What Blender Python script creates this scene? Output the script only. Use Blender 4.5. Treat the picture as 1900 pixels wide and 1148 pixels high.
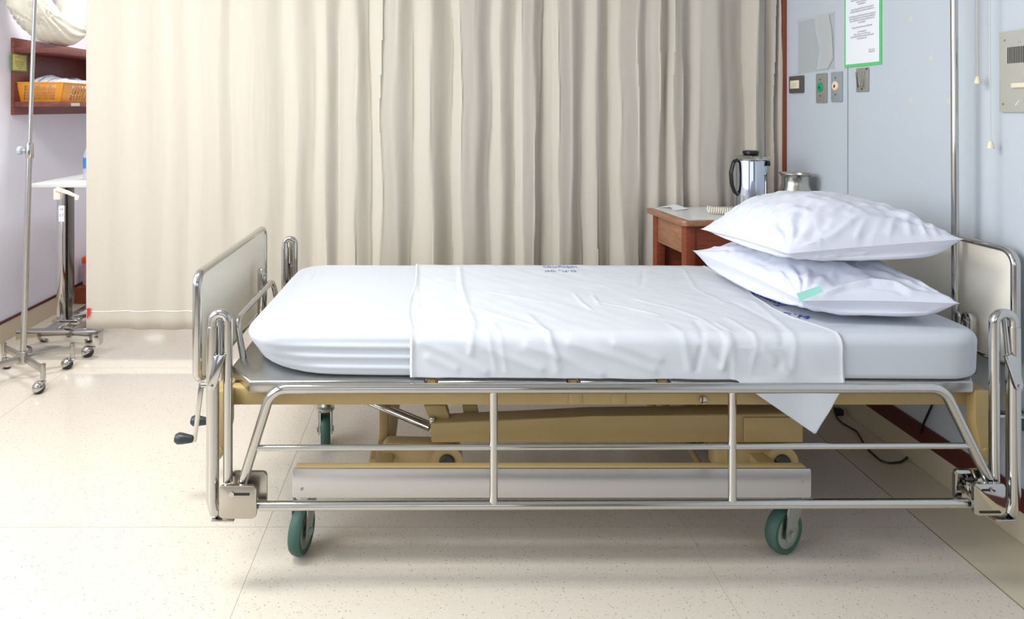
import bpy, bmesh, math, random
from mathutils import Vector, Matrix, noise
PI = math.pi
random.seed(7)
S = bpy.context.scene
for o in list(bpy.data.objects):
    bpy.data.objects.remove(o)

# ---------------------------------------------------------------- camera
F, CX, CY, H = 1270.0, 805.0, 200.0, 1.20      # focal length in px, vanishing point, eye height
cam_d = bpy.data.cameras.new('camera')
cam = bpy.data.objects.new('camera', cam_d)
S.collection.objects.link(cam)
cam.location = (0, 0, H)
cam.rotation_euler = (PI/2, 0, 0)
cam_d.sensor_width = 36
cam_d.lens = F/1900*36
cam_d.shift_x = (950-CX)/1900
cam_d.shift_y = -(574-CY)/1900
cam_d.clip_start = .02
S.camera = cam

# ---------------------------------------------------------------- world, lights, exposure
W = bpy.data.worlds.new('world'); S.world = W; W.use_nodes = True
W.node_tree.nodes['Background'].inputs[0].default_value = (.80, .88, 1, 1)
W.node_tree.nodes['Background'].inputs[1].default_value = 1.0
S.view_settings.view_transform = 'Standard'
S.view_settings.look = 'None'
S.view_settings.gamma = 1
S.view_settings.exposure = 0.12
def area(name, loc, rot, sx, sy, power, col):
    l = bpy.data.lights.new(name, 'AREA'); l.shape = 'RECTANGLE'; l.size = sx; l.size_y = sy
    l.energy = power; l.color = col
    o = bpy.data.objects.new(name, l); o.location = loc; o.rotation_euler = rot
    S.collection.objects.link(o); return o
# daylight in the left window, in the window behind the camera, two ceiling panels
area('daylight_left', (-2.295, .55, 1.625), (0, -PI/2, 0), 1.55, 3.2, 82, (.90, .95, 1))
area('daylight_front', (-0.6, -2.39, 1.55), (PI/2, 0, 0), 2.6, 1.5, 6, (.93, .97, 1))
area('ceiling_panel_light', (-1.35, 1.5, 2.665), (0, 0, 0), 1.1, .55, 56, (1, .985, .95))
area('ceiling_panel_light', (-1.35, 3.8, 2.665), (0, 0, 0), 1.1, .3, 34, (1, .985, .95))

# ---------------------------------------------------------------- helpers
def P(px, py, D):
    return Vector(((px-CX)/F*D, D, H-(py-CY)/F*D))
def G(px, py, z=0):
    D = (H-z)*F/(py-CY); return Vector(((px-CX)/F*D, D, z))
def lin(c):
    return tuple((x/12.92 if x <= .04045 else ((x+.055)/1.055)**2.4) for x in [v/255 for v in c[:3]])+(1,)
MATS = {}
def mat(name, col, rough=.5, metal=0, spec=.5, bump=None, trans=0, sheen=0, alpha=None):
    m = bpy.data.materials.new(name); m.use_nodes = True
    b = m.node_tree.nodes['Principled BSDF']
    b.inputs['Base Color'].default_value = lin(col)
    b.inputs['Roughness'].default_value = rough
    b.inputs['Metallic'].default_value = metal
    b.inputs['Specular IOR Level'].default_value = spec
    if trans: b.inputs['Transmission Weight'].default_value = trans
    if sheen: b.inputs['Sheen Weight'].default_value = sheen
    if alpha is not None: b.inputs['Alpha'].default_value = alpha
    if bump:
        scale, stren, dist, stretch = bump
        n = m.node_tree; t = n.nodes.new('ShaderNodeTexNoise'); t.inputs['Scale'].default_value = scale
        t.inputs['Detail'].default_value = 4
        mp = n.nodes.new('ShaderNodeMapping'); mp.inputs['Scale'].default_value = stretch
        tc = n.nodes.new('ShaderNodeTexCoord'); bp = n.nodes.new('ShaderNodeBump')
        bp.inputs['Strength'].default_value = stren; bp.inputs['Distance'].default_value = dist
        n.links.new(tc.outputs['Object'], mp.inputs[0]); n.links.new(mp.outputs[0], t.inputs[0])
        n.links.new(t.outputs['Fac'], bp.inputs['Height']); n.links.new(bp.outputs[0], b.inputs['Normal'])
    MATS[name] = m
    return m
def nodes(m): return m.node_tree, m.node_tree.nodes['Principled BSDF']

chrome = mat('chrome', (196, 194, 190), .09, 1)
steel = mat('stainless', (190, 188, 184), .27, 1, bump=(60, .08, .001, (1, 20, 20)))
brushed = mat('brushed_cover', (198, 198, 200), .34, 1, bump=(40, .08, .001, (1, 14, 14)))
beige = mat('beige_enamel', (176, 152, 102), .36)
cream = mat('cream_laminate', (248, 242, 226), .28)
sheet = mat('white_cotton', (218, 222, 229), .85, spec=.2, bump=(9, .10, .006, (1, 1, 1)))
sheet2 = mat('white_fitted_cotton', (208, 213, 221), .85, spec=.2, bump=(7, .06, .006, (1, 1, 1)))
pcase = mat('pillowcase_cotton', (218, 221, 232), .85, spec=.2, bump=(16, .22, .006, (1, 1, 1)))
black = mat('black_plastic', (26, 26, 28), .3)
knobm = mat('dark_knob_plastic', (44, 54, 60), .35)
rubber = mat('green_rubber', (60, 94, 84), .55)
zinc = mat('zinc_fork', (176, 184, 180), .35, 1)
dark = mat('dark_rubber', (50, 50, 50), .5)
wood = mat('reddish_wood', (128, 66, 42), .38)
woodl = mat('nightstand_edge_wood', (150, 106, 76), .35)
wooddk = mat('shelf_wood', (122, 66, 58), .45)
def woodgrain(m, c1, c2, st):
    n, b = nodes(m); t = n.nodes.new('ShaderNodeTexNoise'); t.inputs['Scale'].default_value = 14
    mp = n.nodes.new('ShaderNodeMapping'); mp.inputs['Scale'].default_value = st
    tc = n.nodes.new('ShaderNodeTexCoord'); r = n.nodes.new('ShaderNodeValToRGB')
    r.color_ramp.elements[0].color = lin(c1); r.color_ramp.elements[1].color = lin(c2)
    r.color_ramp.elements[0].position = .3; r.color_ramp.elements[1].position = .7
    n.links.new(tc.outputs['Object'], mp.inputs[0]); n.links.new(mp.outputs[0], t.inputs[0])
    n.links.new(t.outputs['Fac'], r.inputs[0]); n.links.new(r.outputs[0], b.inputs['Base Color'])
woodgrain(wood, (142, 72, 46), (122, 58, 38), (1, 1, 8))
woodgrain(woodl, (168, 124, 92), (146, 102, 72), (6, 1, 6))
woodgrain(wooddk, (132, 76, 66), (108, 54, 48), (1, 8, 8))
redtrim = mat('red_stained_trim', (134, 62, 44), .4)
redbase = mat('dark_red_baseboard', (84, 34, 30), .3)
laminate = mat('pale_tabletop_laminate', (226, 229, 228), .25)
orange = mat('orange_plastic', (236, 160, 52), .4)
paper = mat('white_paper', (242, 244, 248), .7)
greenm = mat('green_print', (96, 208, 124), .5)
ink = mat('grey_ink', (120, 124, 132), .7)
inkblue = mat('blue_ink', (96, 148, 196), .8)
inkdark = mat('royal_blue_ink', (54, 84, 176), .8)
plategrey = mat('satin_metal_plate', (166, 164, 156), .4, .35)
platedark = mat('dark_metal_plate', (104, 98, 92), .35, .4)
plateblue = mat('satin_blue_grey_plate', (168, 178, 184), .35, .3)
ivory = mat('ivory_plastic', (232, 224, 196), .4)
panelgrey = mat('grey_enamel_panel', (184, 182, 172), .45)
mintm = mat('mint_fabric_tape', (158, 222, 208), .7)
redm = mat('red_tape', (214, 38, 40), .5)

# curtain
curt = mat('cream_curtain_cotton', (208, 200, 187), .9, spec=.15, bump=(30, .12, .002, (1, 1, .3)))
n, b = nodes(curt)
tr = n.nodes.new('ShaderNodeBsdfTranslucent'); tr.inputs[0].default_value = lin((208, 196, 176))
mx = n.nodes.new('ShaderNodeMixShader'); mx.inputs[0].default_value = .12
n.links.new(b.outputs[0], mx.inputs[1]); n.links.new(tr.outputs[0], mx.inputs[2])
n.links.new(mx.outputs[0], n.nodes['Material Output'].inputs[0])

# floor: polished terrazzo, fine specks, faint 1.2 m joints
floorm = mat('cream_terrazzo', (226, 216, 203), .16)
n, b = nodes(floorm)
tc = n.nodes.new('ShaderNodeTexCoord')
def speck(scale, thr, c, prev, rnd=1):
    v = n.nodes.new('ShaderNodeTexVoronoi'); v.inputs['Scale'].default_value = scale
    v.inputs['Randomness'].default_value = rnd
    r = n.nodes.new('ShaderNodeValToRGB'); r.color_ramp.elements[0].position = thr; r.color_ramp.elements[1].position = thr+.03
    r.color_ramp.elements[0].color = (1, 1, 1, 1); r.color_ramp.elements[1].color = (0, 0, 0, 1)
    w = n.nodes.new('ShaderNodeTexWhiteNoise'); w.noise_dimensions = '3D'
    g = n.nodes.new('ShaderNodeMath'); g.operation = 'GREATER_THAN'; g.inputs[1].default_value = .55
    mu = n.nodes.new('ShaderNodeMath'); mu.operation = 'MULTIPLY'
    mixc = n.nodes.new('ShaderNodeMix'); mixc.data_type = 'RGBA'
    n.links.new(tc.outputs['Object'], v.inputs['Vector']); n.links.new(v.outputs['Distance'], r.inputs[0])
    n.links.new(v.outputs['Position'], w.inputs['Vector']); n.links.new(w.outputs['Value'], g.inputs[0])
    n.links.new(r.outputs[0], mu.inputs[0]); n.links.new(g.outputs[0], mu.inputs[1])
    n.links.new(mu.outputs[0], mixc.inputs['Factor'])
    if isinstance(prev, tuple): mixc.inputs['A'].default_value = prev
    else: n.links.new(prev, mixc.inputs['A'])
    mixc.inputs['B'].default_value = lin(c)
    return mixc.outputs['Result']
c = speck(95, .17, (194, 180, 162), lin((214, 205, 192)))
c = speck(75, .13, (172, 156, 136), c)
c = speck(120, .15, (186, 170, 150), c)
c = speck(150, .20, (226, 218, 204), c)
c = speck(42, .07, (160, 142, 122), c)
n.links.new(c, b.inputs['Base Color'])
t = n.nodes.new('ShaderNodeTexNoise'); t.inputs['Scale'].default_value = 3
mr = n.nodes.new('ShaderNodeMapRange'); mr.inputs[3].default_value = .12; mr.inputs[4].default_value = .26
n.links.new(tc.outputs['Object'], t.inputs[0]); n.links.new(t.outputs['Fac'], mr.inputs[0]); n.links.new(mr.outputs[0], b.inputs['Roughness'])
jointm = mat('floor_joint', (190, 178, 160), .3)
skirtm = mat('terrazzo_skirting', (206, 194, 168), .3)
wallr = mat('pale_blue_grey_laminate', (196, 204, 212), .5, bump=(120, .10, .002, (1, 1, 1)))
n, b = nodes(wallr)   # small yellowed tape marks left on the panel
tc = n.nodes.new('ShaderNodeTexCoord'); prev = None
XR, XL, YB, YF, ZC = 1.625, -2.21, 4.60, -2.3, 2.70
for (px, py) in [(1690, 35), (1727, 107), (1690, 187), (1760, 187), (1763, 20)]:
    D = XR*F/(px-CX); q = P(px, py, D)
    d = n.nodes.new('ShaderNodeVectorMath'); d.operation = 'DISTANCE'; d.inputs[1].default_value = q
    r = n.nodes.new('ShaderNodeMapRange'); r.inputs[1].default_value = .006; r.inputs[2].default_value = .012
    r.inputs[3].default_value = .55; r.inputs[4].default_value = 0
    n.links.new(tc.outputs['Object'], d.inputs[0]); n.links.new(d.outputs['Value'], r.inputs[0])
    if prev is None: prev = r.outputs[0]
    else:
        a = n.nodes.new('ShaderNodeMath'); a.operation = 'ADD'; n.links.new(prev, a.inputs[0]); n.links.new(r.outputs[0], a.inputs[1]); prev = a.outputs[0]
mc = n.nodes.new('ShaderNodeMix'); mc.data_type = 'RGBA'; mc.inputs['A'].default_value = lin((196, 204, 212)); mc.inputs['B'].default_value = lin((222, 216, 180))
n.links.new(prev, mc.inputs['Factor']); n.links.new(mc.outputs['Result'], b.inputs['Base Color'])
# left wall: lavender paper with scattered small leaf marks
walll = mat('lavender_wallpaper', (228, 227, 238), .7)
n, b = nodes(walll)
tc = n.nodes.new('ShaderNodeTexCoord'); mp = n.nodes.new('ShaderNodeMapping'); mp.inputs['Scale'].default_value = (0, 1, .8)
v = n.nodes.new('ShaderNodeTexVoronoi'); v.inputs['Scale'].default_value = 4.6; v.inputs['Randomness'].default_value = .75
no = n.nodes.new('ShaderNodeTexNoise'); no.inputs['Scale'].default_value = 45
ad = n.nodes.new('ShaderNodeMath'); ad.operation = 'MULTIPLY_ADD'; ad.inputs[1].default_value = .22
r = n.nodes.new('ShaderNodeValToRGB'); e = r.color_ramp.elements
e[0].position = .20; e[0].color = lin((176, 172, 196)); e[1].position = .25; e[1].color = lin((228, 228, 240))
x = e.new(.155); x.color = lin((206, 204, 222))
n.links.new(tc.outputs['Object'], mp.inputs[0]); n.links.new(mp.outputs[0], v.inputs['Vector']); n.links.new(mp.outputs[0], no.inputs['Vector'])
n.links.new(no.outputs['Fac'], ad.inputs[0]); n.links.new(v.outputs['Distance'], ad.inputs[2]); n.links.new(ad.outputs[0], r.inputs[0])
n.links.new(r.outputs[0], b.inputs['Base Color'])
wallf = mat('darkened_grey_paint', (150, 146, 138), .7)  # mid grey: unseen front wall darkened to give the chrome darker reflections
ceilm = mat('white_ceiling', (196, 196, 194), .8)

def tag(o, label=None, cat=None, group=None, kind=None):
    if label: o['label'] = label
    if cat: o['category'] = cat
    if group: o['group'] = group
    if kind: o['kind'] = kind
    return o
def thing(name, label, cat, loc, group=None):
    o = bpy.data.objects.new(name, None); S.collection.objects.link(o)
    o.location = loc; o.empty_display_size = .05
    bpy.context.view_layer.update()
    return tag(o, label, cat, group)
def off(o):
    v = Vector((0, 0, 0))
    while o is not None: v += o.location; o = o.parent
    return v
def obj(name, bm, m, parent=None, smooth=True, loc=None):
    """bm holds world coordinates; the origin goes to the parent's base (or loc)."""
    me = bpy.data.meshes.new(name)
    base = off(parent) if parent else Vector(loc or (0, 0, 0))
    bmesh.ops.translate(bm, verts=bm.verts, vec=-base)
    bmesh.ops.recalc_face_normals(bm, faces=bm.faces)
    bm.to_mesh(me); bm.free()
    ms = m if isinstance(m, (list, tuple)) else [m]
    for k in ms: me.materials.append(k)
    if smooth:
        for p in me.polygons: p.use_smooth = True
        try: me.set_sharp_from_angle(angle=math.radians(38))
        except Exception: pass
    o = bpy.data.objects.new(name, me); S.collection.objects.link(o)
    if parent: o.parent = parent
    else: o.location = base
    return o
def struct(name, bm, m, smooth=False):
    return tag(obj(name, bm, m, None, smooth), kind='structure')
def B(): return bmesh.new()
def box(bm, a, b, bev=0, rot=None, mi=0, segs=2):
    a, b = Vector(a), Vector(b); c = (a+b)/2; s = b-a
    t = bmesh.new(); bmesh.ops.create_cube(t, size=1)
    bmesh.ops.scale(t, verts=t.verts, vec=(abs(s.x), abs(s.y), abs(s.z)))
    if bev: bmesh.ops.bevel(t, geom=t.edges[:], offset=bev, segments=segs, affect='EDGES', profile=.5)
    if rot: bmesh.ops.rotate(t, verts=t.verts, cent=(0, 0, 0), matrix=rot)
    bmesh.ops.translate(t, verts=t.verts, vec=c)
    merge(bm, t, mi)
def merge(bm, t, mi=0):
    mp = {v: bm.verts.new(v.co) for v in t.verts}
    for f in t.faces:
        try: g = bm.faces.new([mp[v] for v in f.verts]); g.material_index = mi
        except ValueError: pass
    t.free()
def fillet(pts, r, n=8):
    pts = [Vector(p) for p in pts]; out = [pts[0]]
    for i in range(1, len(pts)-1):
        rr = r[i-1] if isinstance(r, (list, tuple)) else r
        a, p, b = pts[i-1], pts[i], pts[i+1]
        u, w = (a-p), (b-p); ang = u.angle(w)
        if rr <= 0 or ang > 3.1: out.append(p); continue
        t = min(rr/math.tan(ang/2), u.length*.499, w.length*.499); rr = t*math.tan(ang/2)
        u.normalize(); w.normalize(); bis = (u+w).normalized(); c = p+bis*(rr/math.sin(ang/2))
        s, e2 = p+u*t-c, p+w*t-c; tot = s.angle(e2)
        ax = s.cross(e2).normalized()
        for k in range(n+1): out.append(c+Matrix.Rotation(tot*k/n, 3, ax) @ s)
    out.append(pts[-1]); return out
def tube(bm, pts, r, closed=False, seg=14, cap=True, mi=0, sc=None):
    pts = [Vector(p) for p in pts]
    q = [pts[0]]
    for p in pts[1:]:
        if (p-q[-1]).length > 1e-5: q.append(p)
    pts = q
    if closed and (pts[0]-pts[-1]).length < 1e-5: pts.pop()
    N = len(pts); T = []
    for i in range(N):
        if closed: d = pts[(i+1) % N]-pts[i-1]
        else: d = pts[min(i+1, N-1)]-pts[max(i-1, 0)]
        T.append(d.normalized())
    up = Vector((0, 0, 1)) if abs(T[0].z) < .9 else Vector((1, 0, 0))
    if sc: up = Vector(sc[0])
    nrm = (up-T[0]*up.dot(T[0])).normalized(); rings = []
    for i in range(N):
        nrm = (nrm-T[i]*nrm.dot(T[i])).normalized(); bi = T[i].cross(nrm)
        ri = r[i] if isinstance(r, (list, tuple)) else r
        k = sc[1] if sc else 1
        rings.append([bm.verts.new(pts[i]+nrm*(math.cos(2*PI*j/seg)*ri*k)+bi*(math.sin(2*PI*j/seg)*ri)) for j in range(seg)])
    for i in range(N if closed else N-1):
        A, C = rings[i], rings[(i+1) % N]
        for j in range(seg):
            f = bm.faces.new([A[j], A[(j+1) % seg], C[(j+1) % seg], C[j]]); f.material_index = mi
    if cap and not closed:
        bm.faces.new(rings[0][::-1]).material_index = mi; bm.faces.new(rings[-1]).material_index = mi
def lathe(bm, prof, c, axis=(0, 0, 1), seg=28, mi=0):
    """prof: (radius, height) pairs along axis from c"""
    q = Vector((0, 0, 1)).rotation_difference(Vector(axis).normalized()); c = Vector(c); rings = []
    for (r, h) in prof:
        if r < 1e-5: rings.append([bm.verts.new(c+q @ Vector((0, 0, h)))]*seg)
        else: rings.append([bm.verts.new(c+q @ Vector((math.cos(2*PI*j/seg)*r, math.sin(2*PI*j/seg)*r, h))) for j in range(seg)])
    for A, C in zip(rings, rings[1:]):
        for j in range(seg):
            vs = [A[j], A[(j+1) % seg], C[(j+1) % seg], C[j]]
            u = []
            for v in vs:
                if v not in u: u.append(v)
            if len(u) > 2: bm.faces.new(u).material_index = mi
    for R in (rings[0], rings[-1]):
        if R[0] is not R[1]:
            bm.faces.new(R).material_index = mi
def prism(bm, poly, vec, bev=0, mi=0):
    """extrude a planar polygon (3D points) by vec"""
    t = bmesh.new(); vec = Vector(vec)
    a = [t.verts.new(Vector(p)) for p in poly]; b2 = [t.verts.new(Vector(p)+vec) for p in poly]
    t.faces.new(a[::-1]); t.faces.new(b2)
    for i in range(len(a)):
        j = (i+1) % len(a); t.faces.new([a[i], a[j], b2[j], b2[i]])
    if bev: bmesh.ops.bevel(t, geom=t.edges[:], offset=bev, segments=2, affect='EDGES', profile=.5)
    merge(bm, t, mi)
def rrect(w, h, r, n=8):
    """rounded rectangle outline, centred, list of (x,y)"""
    o = []
    for cx, cy, a0 in ((w/2-r, h/2-r, 0), (-w/2+r, h/2-r, 90), (-w/2+r, -h/2+r, 180), (w/2-r, -h/2+r, 270)):
        for k in range(n+1):
            a = math.radians(a0+90*k/n); o.append((cx+r*math.cos(a), cy+r*math.sin(a)))
    return o
def text(name, s, size, mw, m, parent, ext=.0003):
    cu = bpy.data.curves.new(name, 'FONT'); cu.body = s; cu.size = size; cu.align_x = 'CENTER'; cu.align_y = 'CENTER'; cu.extrude = ext
    cu.resolution_u = 3
    o = bpy.data.objects.new(name, cu); S.collection.objects.link(o)
    bpy.context.view_layer.update()
    me = bpy.data.meshes.new_from_object(o); bpy.data.objects.remove(o)
    me.materials.clear(); me.materials.append(m); me.transform(Matrix.Translation(-off(parent)) @ mw if parent else mw)
    r2 = bpy.data.objects.new(name, me); S.collection.objects.link(r2); r2.parent = parent
    return r2

# ---------------------------------------------------------------- the room
bm = B(); box(bm, (XL-.1, YF-.1, -.1), (XR+.1, YB+.1, 0)); struct('floor', bm, floorm)
bm = B(); box(bm, (XL-.1, YF-.1, ZC), (XR+.1, YB+.1, ZC+.1)); struct('ceiling', bm, ceilm)
bm = B()   # joints: a strip along the right wall, faint cross joints
for y in (1.96, 3.16, .76): box(bm, (XL, y, .0001), (1.415, y+.0012, .0006))
for x in (.72, -.48, -1.68): box(bm, (x, YF, .0001), (x+.0009, YB, .0006))
struct('trim_1', bm, jointm)
bm = B(); box(bm, (1.4110, YF, .0001), (1.4140, YB, .0010)); struct('trim_6', bm, mat('border_joint', (140, 124, 98), .4))
bm = B(); box(bm, (1.4140, YF, .0001), (XR-.006, YB, .0008)); struct('trim_7', bm, mat('floor_border_terrazzo', (208, 197, 176), .2))
# right wall with a shallow channel added to shade a soft vertical band, skirting, red strip
bm = B()
prof = [(XR, YF)]
for k in range(13):
    y = 1.945+.09*k/12; prof.append((XR+.007*math.sin(PI*k/12)**2, y))
prof += [(XR, YB+.1), (XR+.1, YB+.1), (XR+.1, YF)]
prism(bm, [(x, y, 0) for x, y in prof], (0, 0, ZC)); struct('wall_right', bm, wallr, True)
bm = B(); box(bm, (XR-.006, YF, 0), (XR+.001, YB, .088), .002); struct('baseboard_right', bm, skirtm)
bm = B(); box(bm, (XR-.010, YF, .088), (XR+.001, YB, .150), .002); struct('trim_2', bm, redbase)
bm = B(); box(bm, (XR-.002, 2.683, .150), (XR+.001, 2.687, ZC)); struct('trim_3', bm, mat('panel_joint', (150, 156, 162), .6))
bm = B(); box(bm, (XR-.020, 3.150, .150), (XR+.001, 3.185, ZC), .003); struct('trim_4', bm, redtrim)
# left wall with a window opening towards the camera side
bm = B()
wy0, wy1, wz0, wz1 = -1.05, 2.15, .85, 2.40
for a, b2 in (((XL-.1, YF, 0), (XL, wy0, ZC)), ((XL-.1, wy1, 0), (XL, YB+.1, ZC)), ((XL-.1, wy0, 0), (XL, wy1, wz0)), ((XL-.1, wy0, wz1), (XL, wy1, ZC))):
    box(bm, a, b2)
struct('wall_left', bm, walll)
def window(name, o, u, w, h, depth):
    """frame with mullions: origin o (corner), u along the wall"""
    bm = B(); u = Vector(u); z = Vector((0, 0, 1)); nn = u.cross(z); t = .05
    def bar(a0, a1, b0, b1):
        p = [o+u*a0+z*b0, o+u*a1+z*b0, o+u*a1+z*b1, o+u*a0+z*b1]; prism(bm, [q-nn*.02 for q in p], nn*.04)
    bar(0, w, 0, t); bar(0, w, h-t, h); bar(0, t, t, h-t); bar(w-t, w, t, h-t)
    for k in (1, 2): bar(w*k/3-t/2, w*k/3+t/2, t, h-t)
    struct(name, bm, mat(name+'_frame', (190, 190, 190), .4))
window('window_1', Vector((XL-.05, wy0, wz0)), (0, 1, 0), wy1-wy0, wz1-wz0, .1)
bm = B(); box(bm, (XL, YF, 0), (XL+.006, YB, .097), .002); struct('baseboard_left', bm, skirtm)
bm = B(); box(bm, (XL, YF, .097), (XL+.009, YB, .111), .002); struct('trim_5', bm, redbase)
bm = B(); box(bm, (XL-.1, YB, 0), (XR+.1, YB+.1, ZC)); struct('wall_back', bm, walll)
bm = B(); box(bm, (XL, YB-.012, 0), (XR, YB, .10), .002); struct('baseboard_back', bm, redtrim)
bm = B()
fx0, fx1, fz0, fz1 = -1.9, .7, .8, 2.3
for a, b2 in (((XL-.1, YF-.1, 0), (fx0, YF, ZC)), ((fx1, YF-.1, 0), (XR+.1, YF, ZC)), ((fx0, YF-.1, 0), (fx1, YF, fz0)), ((fx0, YF-.1, fz1), (fx1, YF, ZC))):
    box(bm, a, b2)
struct('wall_front', bm, wallf)
window('window_2', Vector((fx0, YF-.05, fz0)), (1, 0, 0), fx1-fx0, fz1-fz0, .1)
for nm, y, d in (('a', 1.5, .55), ('b', 3.8, .3)):
    bm = B()
    for a, b2 in (((-1.93, y-d/2-.03, ZC-.05), (-1.90, y+d/2+.03, ZC)), ((-.80, y-d/2-.03, ZC-.05), (-.77, y+d/2+.03, ZC)),
                  ((-1.90, y-d/2-.03, ZC-.05), (-.80, y-d/2, ZC)), ((-1.90, y+d/2, ZC-.05), (-.80, y+d/2+.03, ZC))):
        box(bm, a, b2)
    tag(obj('ceiling_light', bm, wallf), 'white rectangular ceiling light frame '+('over the bed' if nm == 'a' else 'behind the drawn curtain'), 'ceiling light')

# ---------------------------------------------------------------- hospital bed
bed = thing('hospital_bed', 'adjustable hospital bed with chrome side rails, cream end boards and green-tyred casters', 'bed', (.45, 2.14, 0))
# foot board and head board: cream panel inside a chrome tube frame
def endboard(name, X, d0, d1, z0, z1, rc, r, wide):
    bm = B(); cy, cz = (d0+d1)/2, (z0+z1)/2
    o = rrect(d1-d0-.012, z1-z0-.012, rc-.004)
    prism(bm, [(X-.007, cy+a, cz+b2) for a, b2 in o], (.014, 0, 0))
    pn = obj(name, bm, cream, bed)
    bm = B(); o = rrect(d1-d0, z1-z0, rc)
    tube(bm, [(X, cy+a, cz+b2) for a, b2 in o], r, closed=True, sc=((1, 0, 0), wide))
    obj('frame_tube', bm, chrome, pn)
    return pn
endboard('footboard', -.646, 1.868, 2.60, .450, .746, .035, .0095, 1.35)
endboard('headboard', 1.588, 1.868, 2.60, .490, .808, .040, .0095, 1.35)
for nm, X, D, zt in (('board_socket', -.603, 1.934, .620), ('board_socket', -.603, 2.395, .640), ('board_socket', 1.556, 1.99, .606), ('board_socket', 1.556, 2.44, .606)):
    bm = B(); s = 1 if X < 0 else -1
    prism(bm, [(X-.010, D-.018, .43), (X-.010, D+.018, .43), (X-.010, D+.018, zt-.014), (X-.010, D+.010, zt), (X-.010, D-.010, zt), (X-.010, D-.018, zt-.014)], (.020, 0, 0), .003)
    tube(bm, fillet([(X+.012*s, D-.010, .44), (X+.012*s, D-.010, zt-.022), (X+.012*s, D+.010, zt-.022), (X+.012*s, D+.010, .44)], .009), .0035, seg=8)
    obj(nm, bm, chrome, bed)
# mattress retainer bar on the foot end
bm = B(); tube(bm, fillet([(-.545, 1.965, .47), (-.572, 1.985, .588), (-.572, 2.425, .588), (-.548, 2.44, .47)], .035), .0095); obj('mattress_retainer', bm, chrome, bed)
# deck in four stainless pans
zt, zb = .481, .450
def pan(x0, x1, c0, c1):
    bm = B(); y0, y1 = 1.803, 2.620
    def outline(i, z):
        o = []
        if c0: o += [(x0+i, y1-.07, z), (x0+i, y0+.10, z), (x0+.075+i*.4, y0+i, z)]
        else: o += [(x0+i, y1-i, z), (x0+i, y0+i, z)]
        if c1: o += [(x1-.05-i*.4, y0+i, z), (x1-i, y0+.075, z), (x1-i, y1-.07, z), (x1-.05, y1-i, z)]
        else: o += [(x1-i, y0+i, z), (x1-i, y1-i, z)]
        if c0: o += [(x0+.05, y1-i, z)]
        return o
    t = bmesh.new(); rings = [[t.verts.new(v) for v in outline(i, z)] for i, z in ((.002, zb), (0, zb+.004), (0, zt-.006), (.002, zt-.002), (.006, zt))]
    n_ = len(rings[0])
    for A, C in zip(rings, rings[1:]):
        for j in range(n_): t.faces.new([A[j], A[(j+1) % n_], C[(j+1) % n_], C[j]])
    t.faces.new(rings[-1]); t.faces.new(rings[0][::-1]); merge(bm, t)
    return bm
for x0, x1, a, b2 in ((-.560, -.024, 1, 0), (.010, .351, 0, 0), (.386, .588, 0, 0), (.624, 1.470, 0, 1)):
    obj('deck_pan', pan(x0, x1, a, b2), steel, bed)
for x in (-.007, .368, .606):
    for y in (1.83, 2.2, 2.58):
        bm = B(); box(bm, (x-.012, y-.012, .452), (x+.012, y+.012, .478), .003); obj('hinge', bm, beige, bed)
# beige mattress frame
for y0, y1 in ((1.832, 1.868), (2.552, 2.588)):
    bm = B(); box(bm, (-.545, y0, .404), (1.435, y1, .452), .005)
    if y0 < 2:
        for x in (.36, .385, .475, .50): box(bm, (x, y0-.004, .410), (x+.012, y0+.002, .446), .003)
        box(bm, (.36, y0-.005, .408), (.395, y0+.002, .448), .003); box(bm, (.477, y0-.005, .408), (.512, y0+.002, .448), .003)
    obj('side_beam', bm, beige, bed)
for x0, x1 in ((-.585, -.545), (1.435, 1.475)):
    bm = B(); box(bm, (x0, 1.832, .395), (x1, 2.588, .452), .005); obj('end_beam', bm, beige, bed)
for X in (-.556, 1.446):
    bm = B(); s = 1 if X < 0 else -1
    prism(bm, [(X-.018*s, 1.800, .455), (X+.022*s, 1.800, .455), (X+.022*s, 1.800, .370), (X+.004*s, 1.800, .290), (X-.018*s, 1.800, .262)], (0, .034, 0), .004)
    lathe(bm, [(.008, 0), (.009, .006), (0, .008)], (X-.006*s, 1.800, .30), (0, -1, 0), 12)
    obj('rail_bracket', bm, beige, bed)
bm = B(); lathe(bm, [(.0095, 0), (.0105, .004), (.0095, .008), (0, .009)], P(1303, 740, 1.832), (0, -1, 0), 16); obj('pivot_bolt', bm, chrome, bed)

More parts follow.
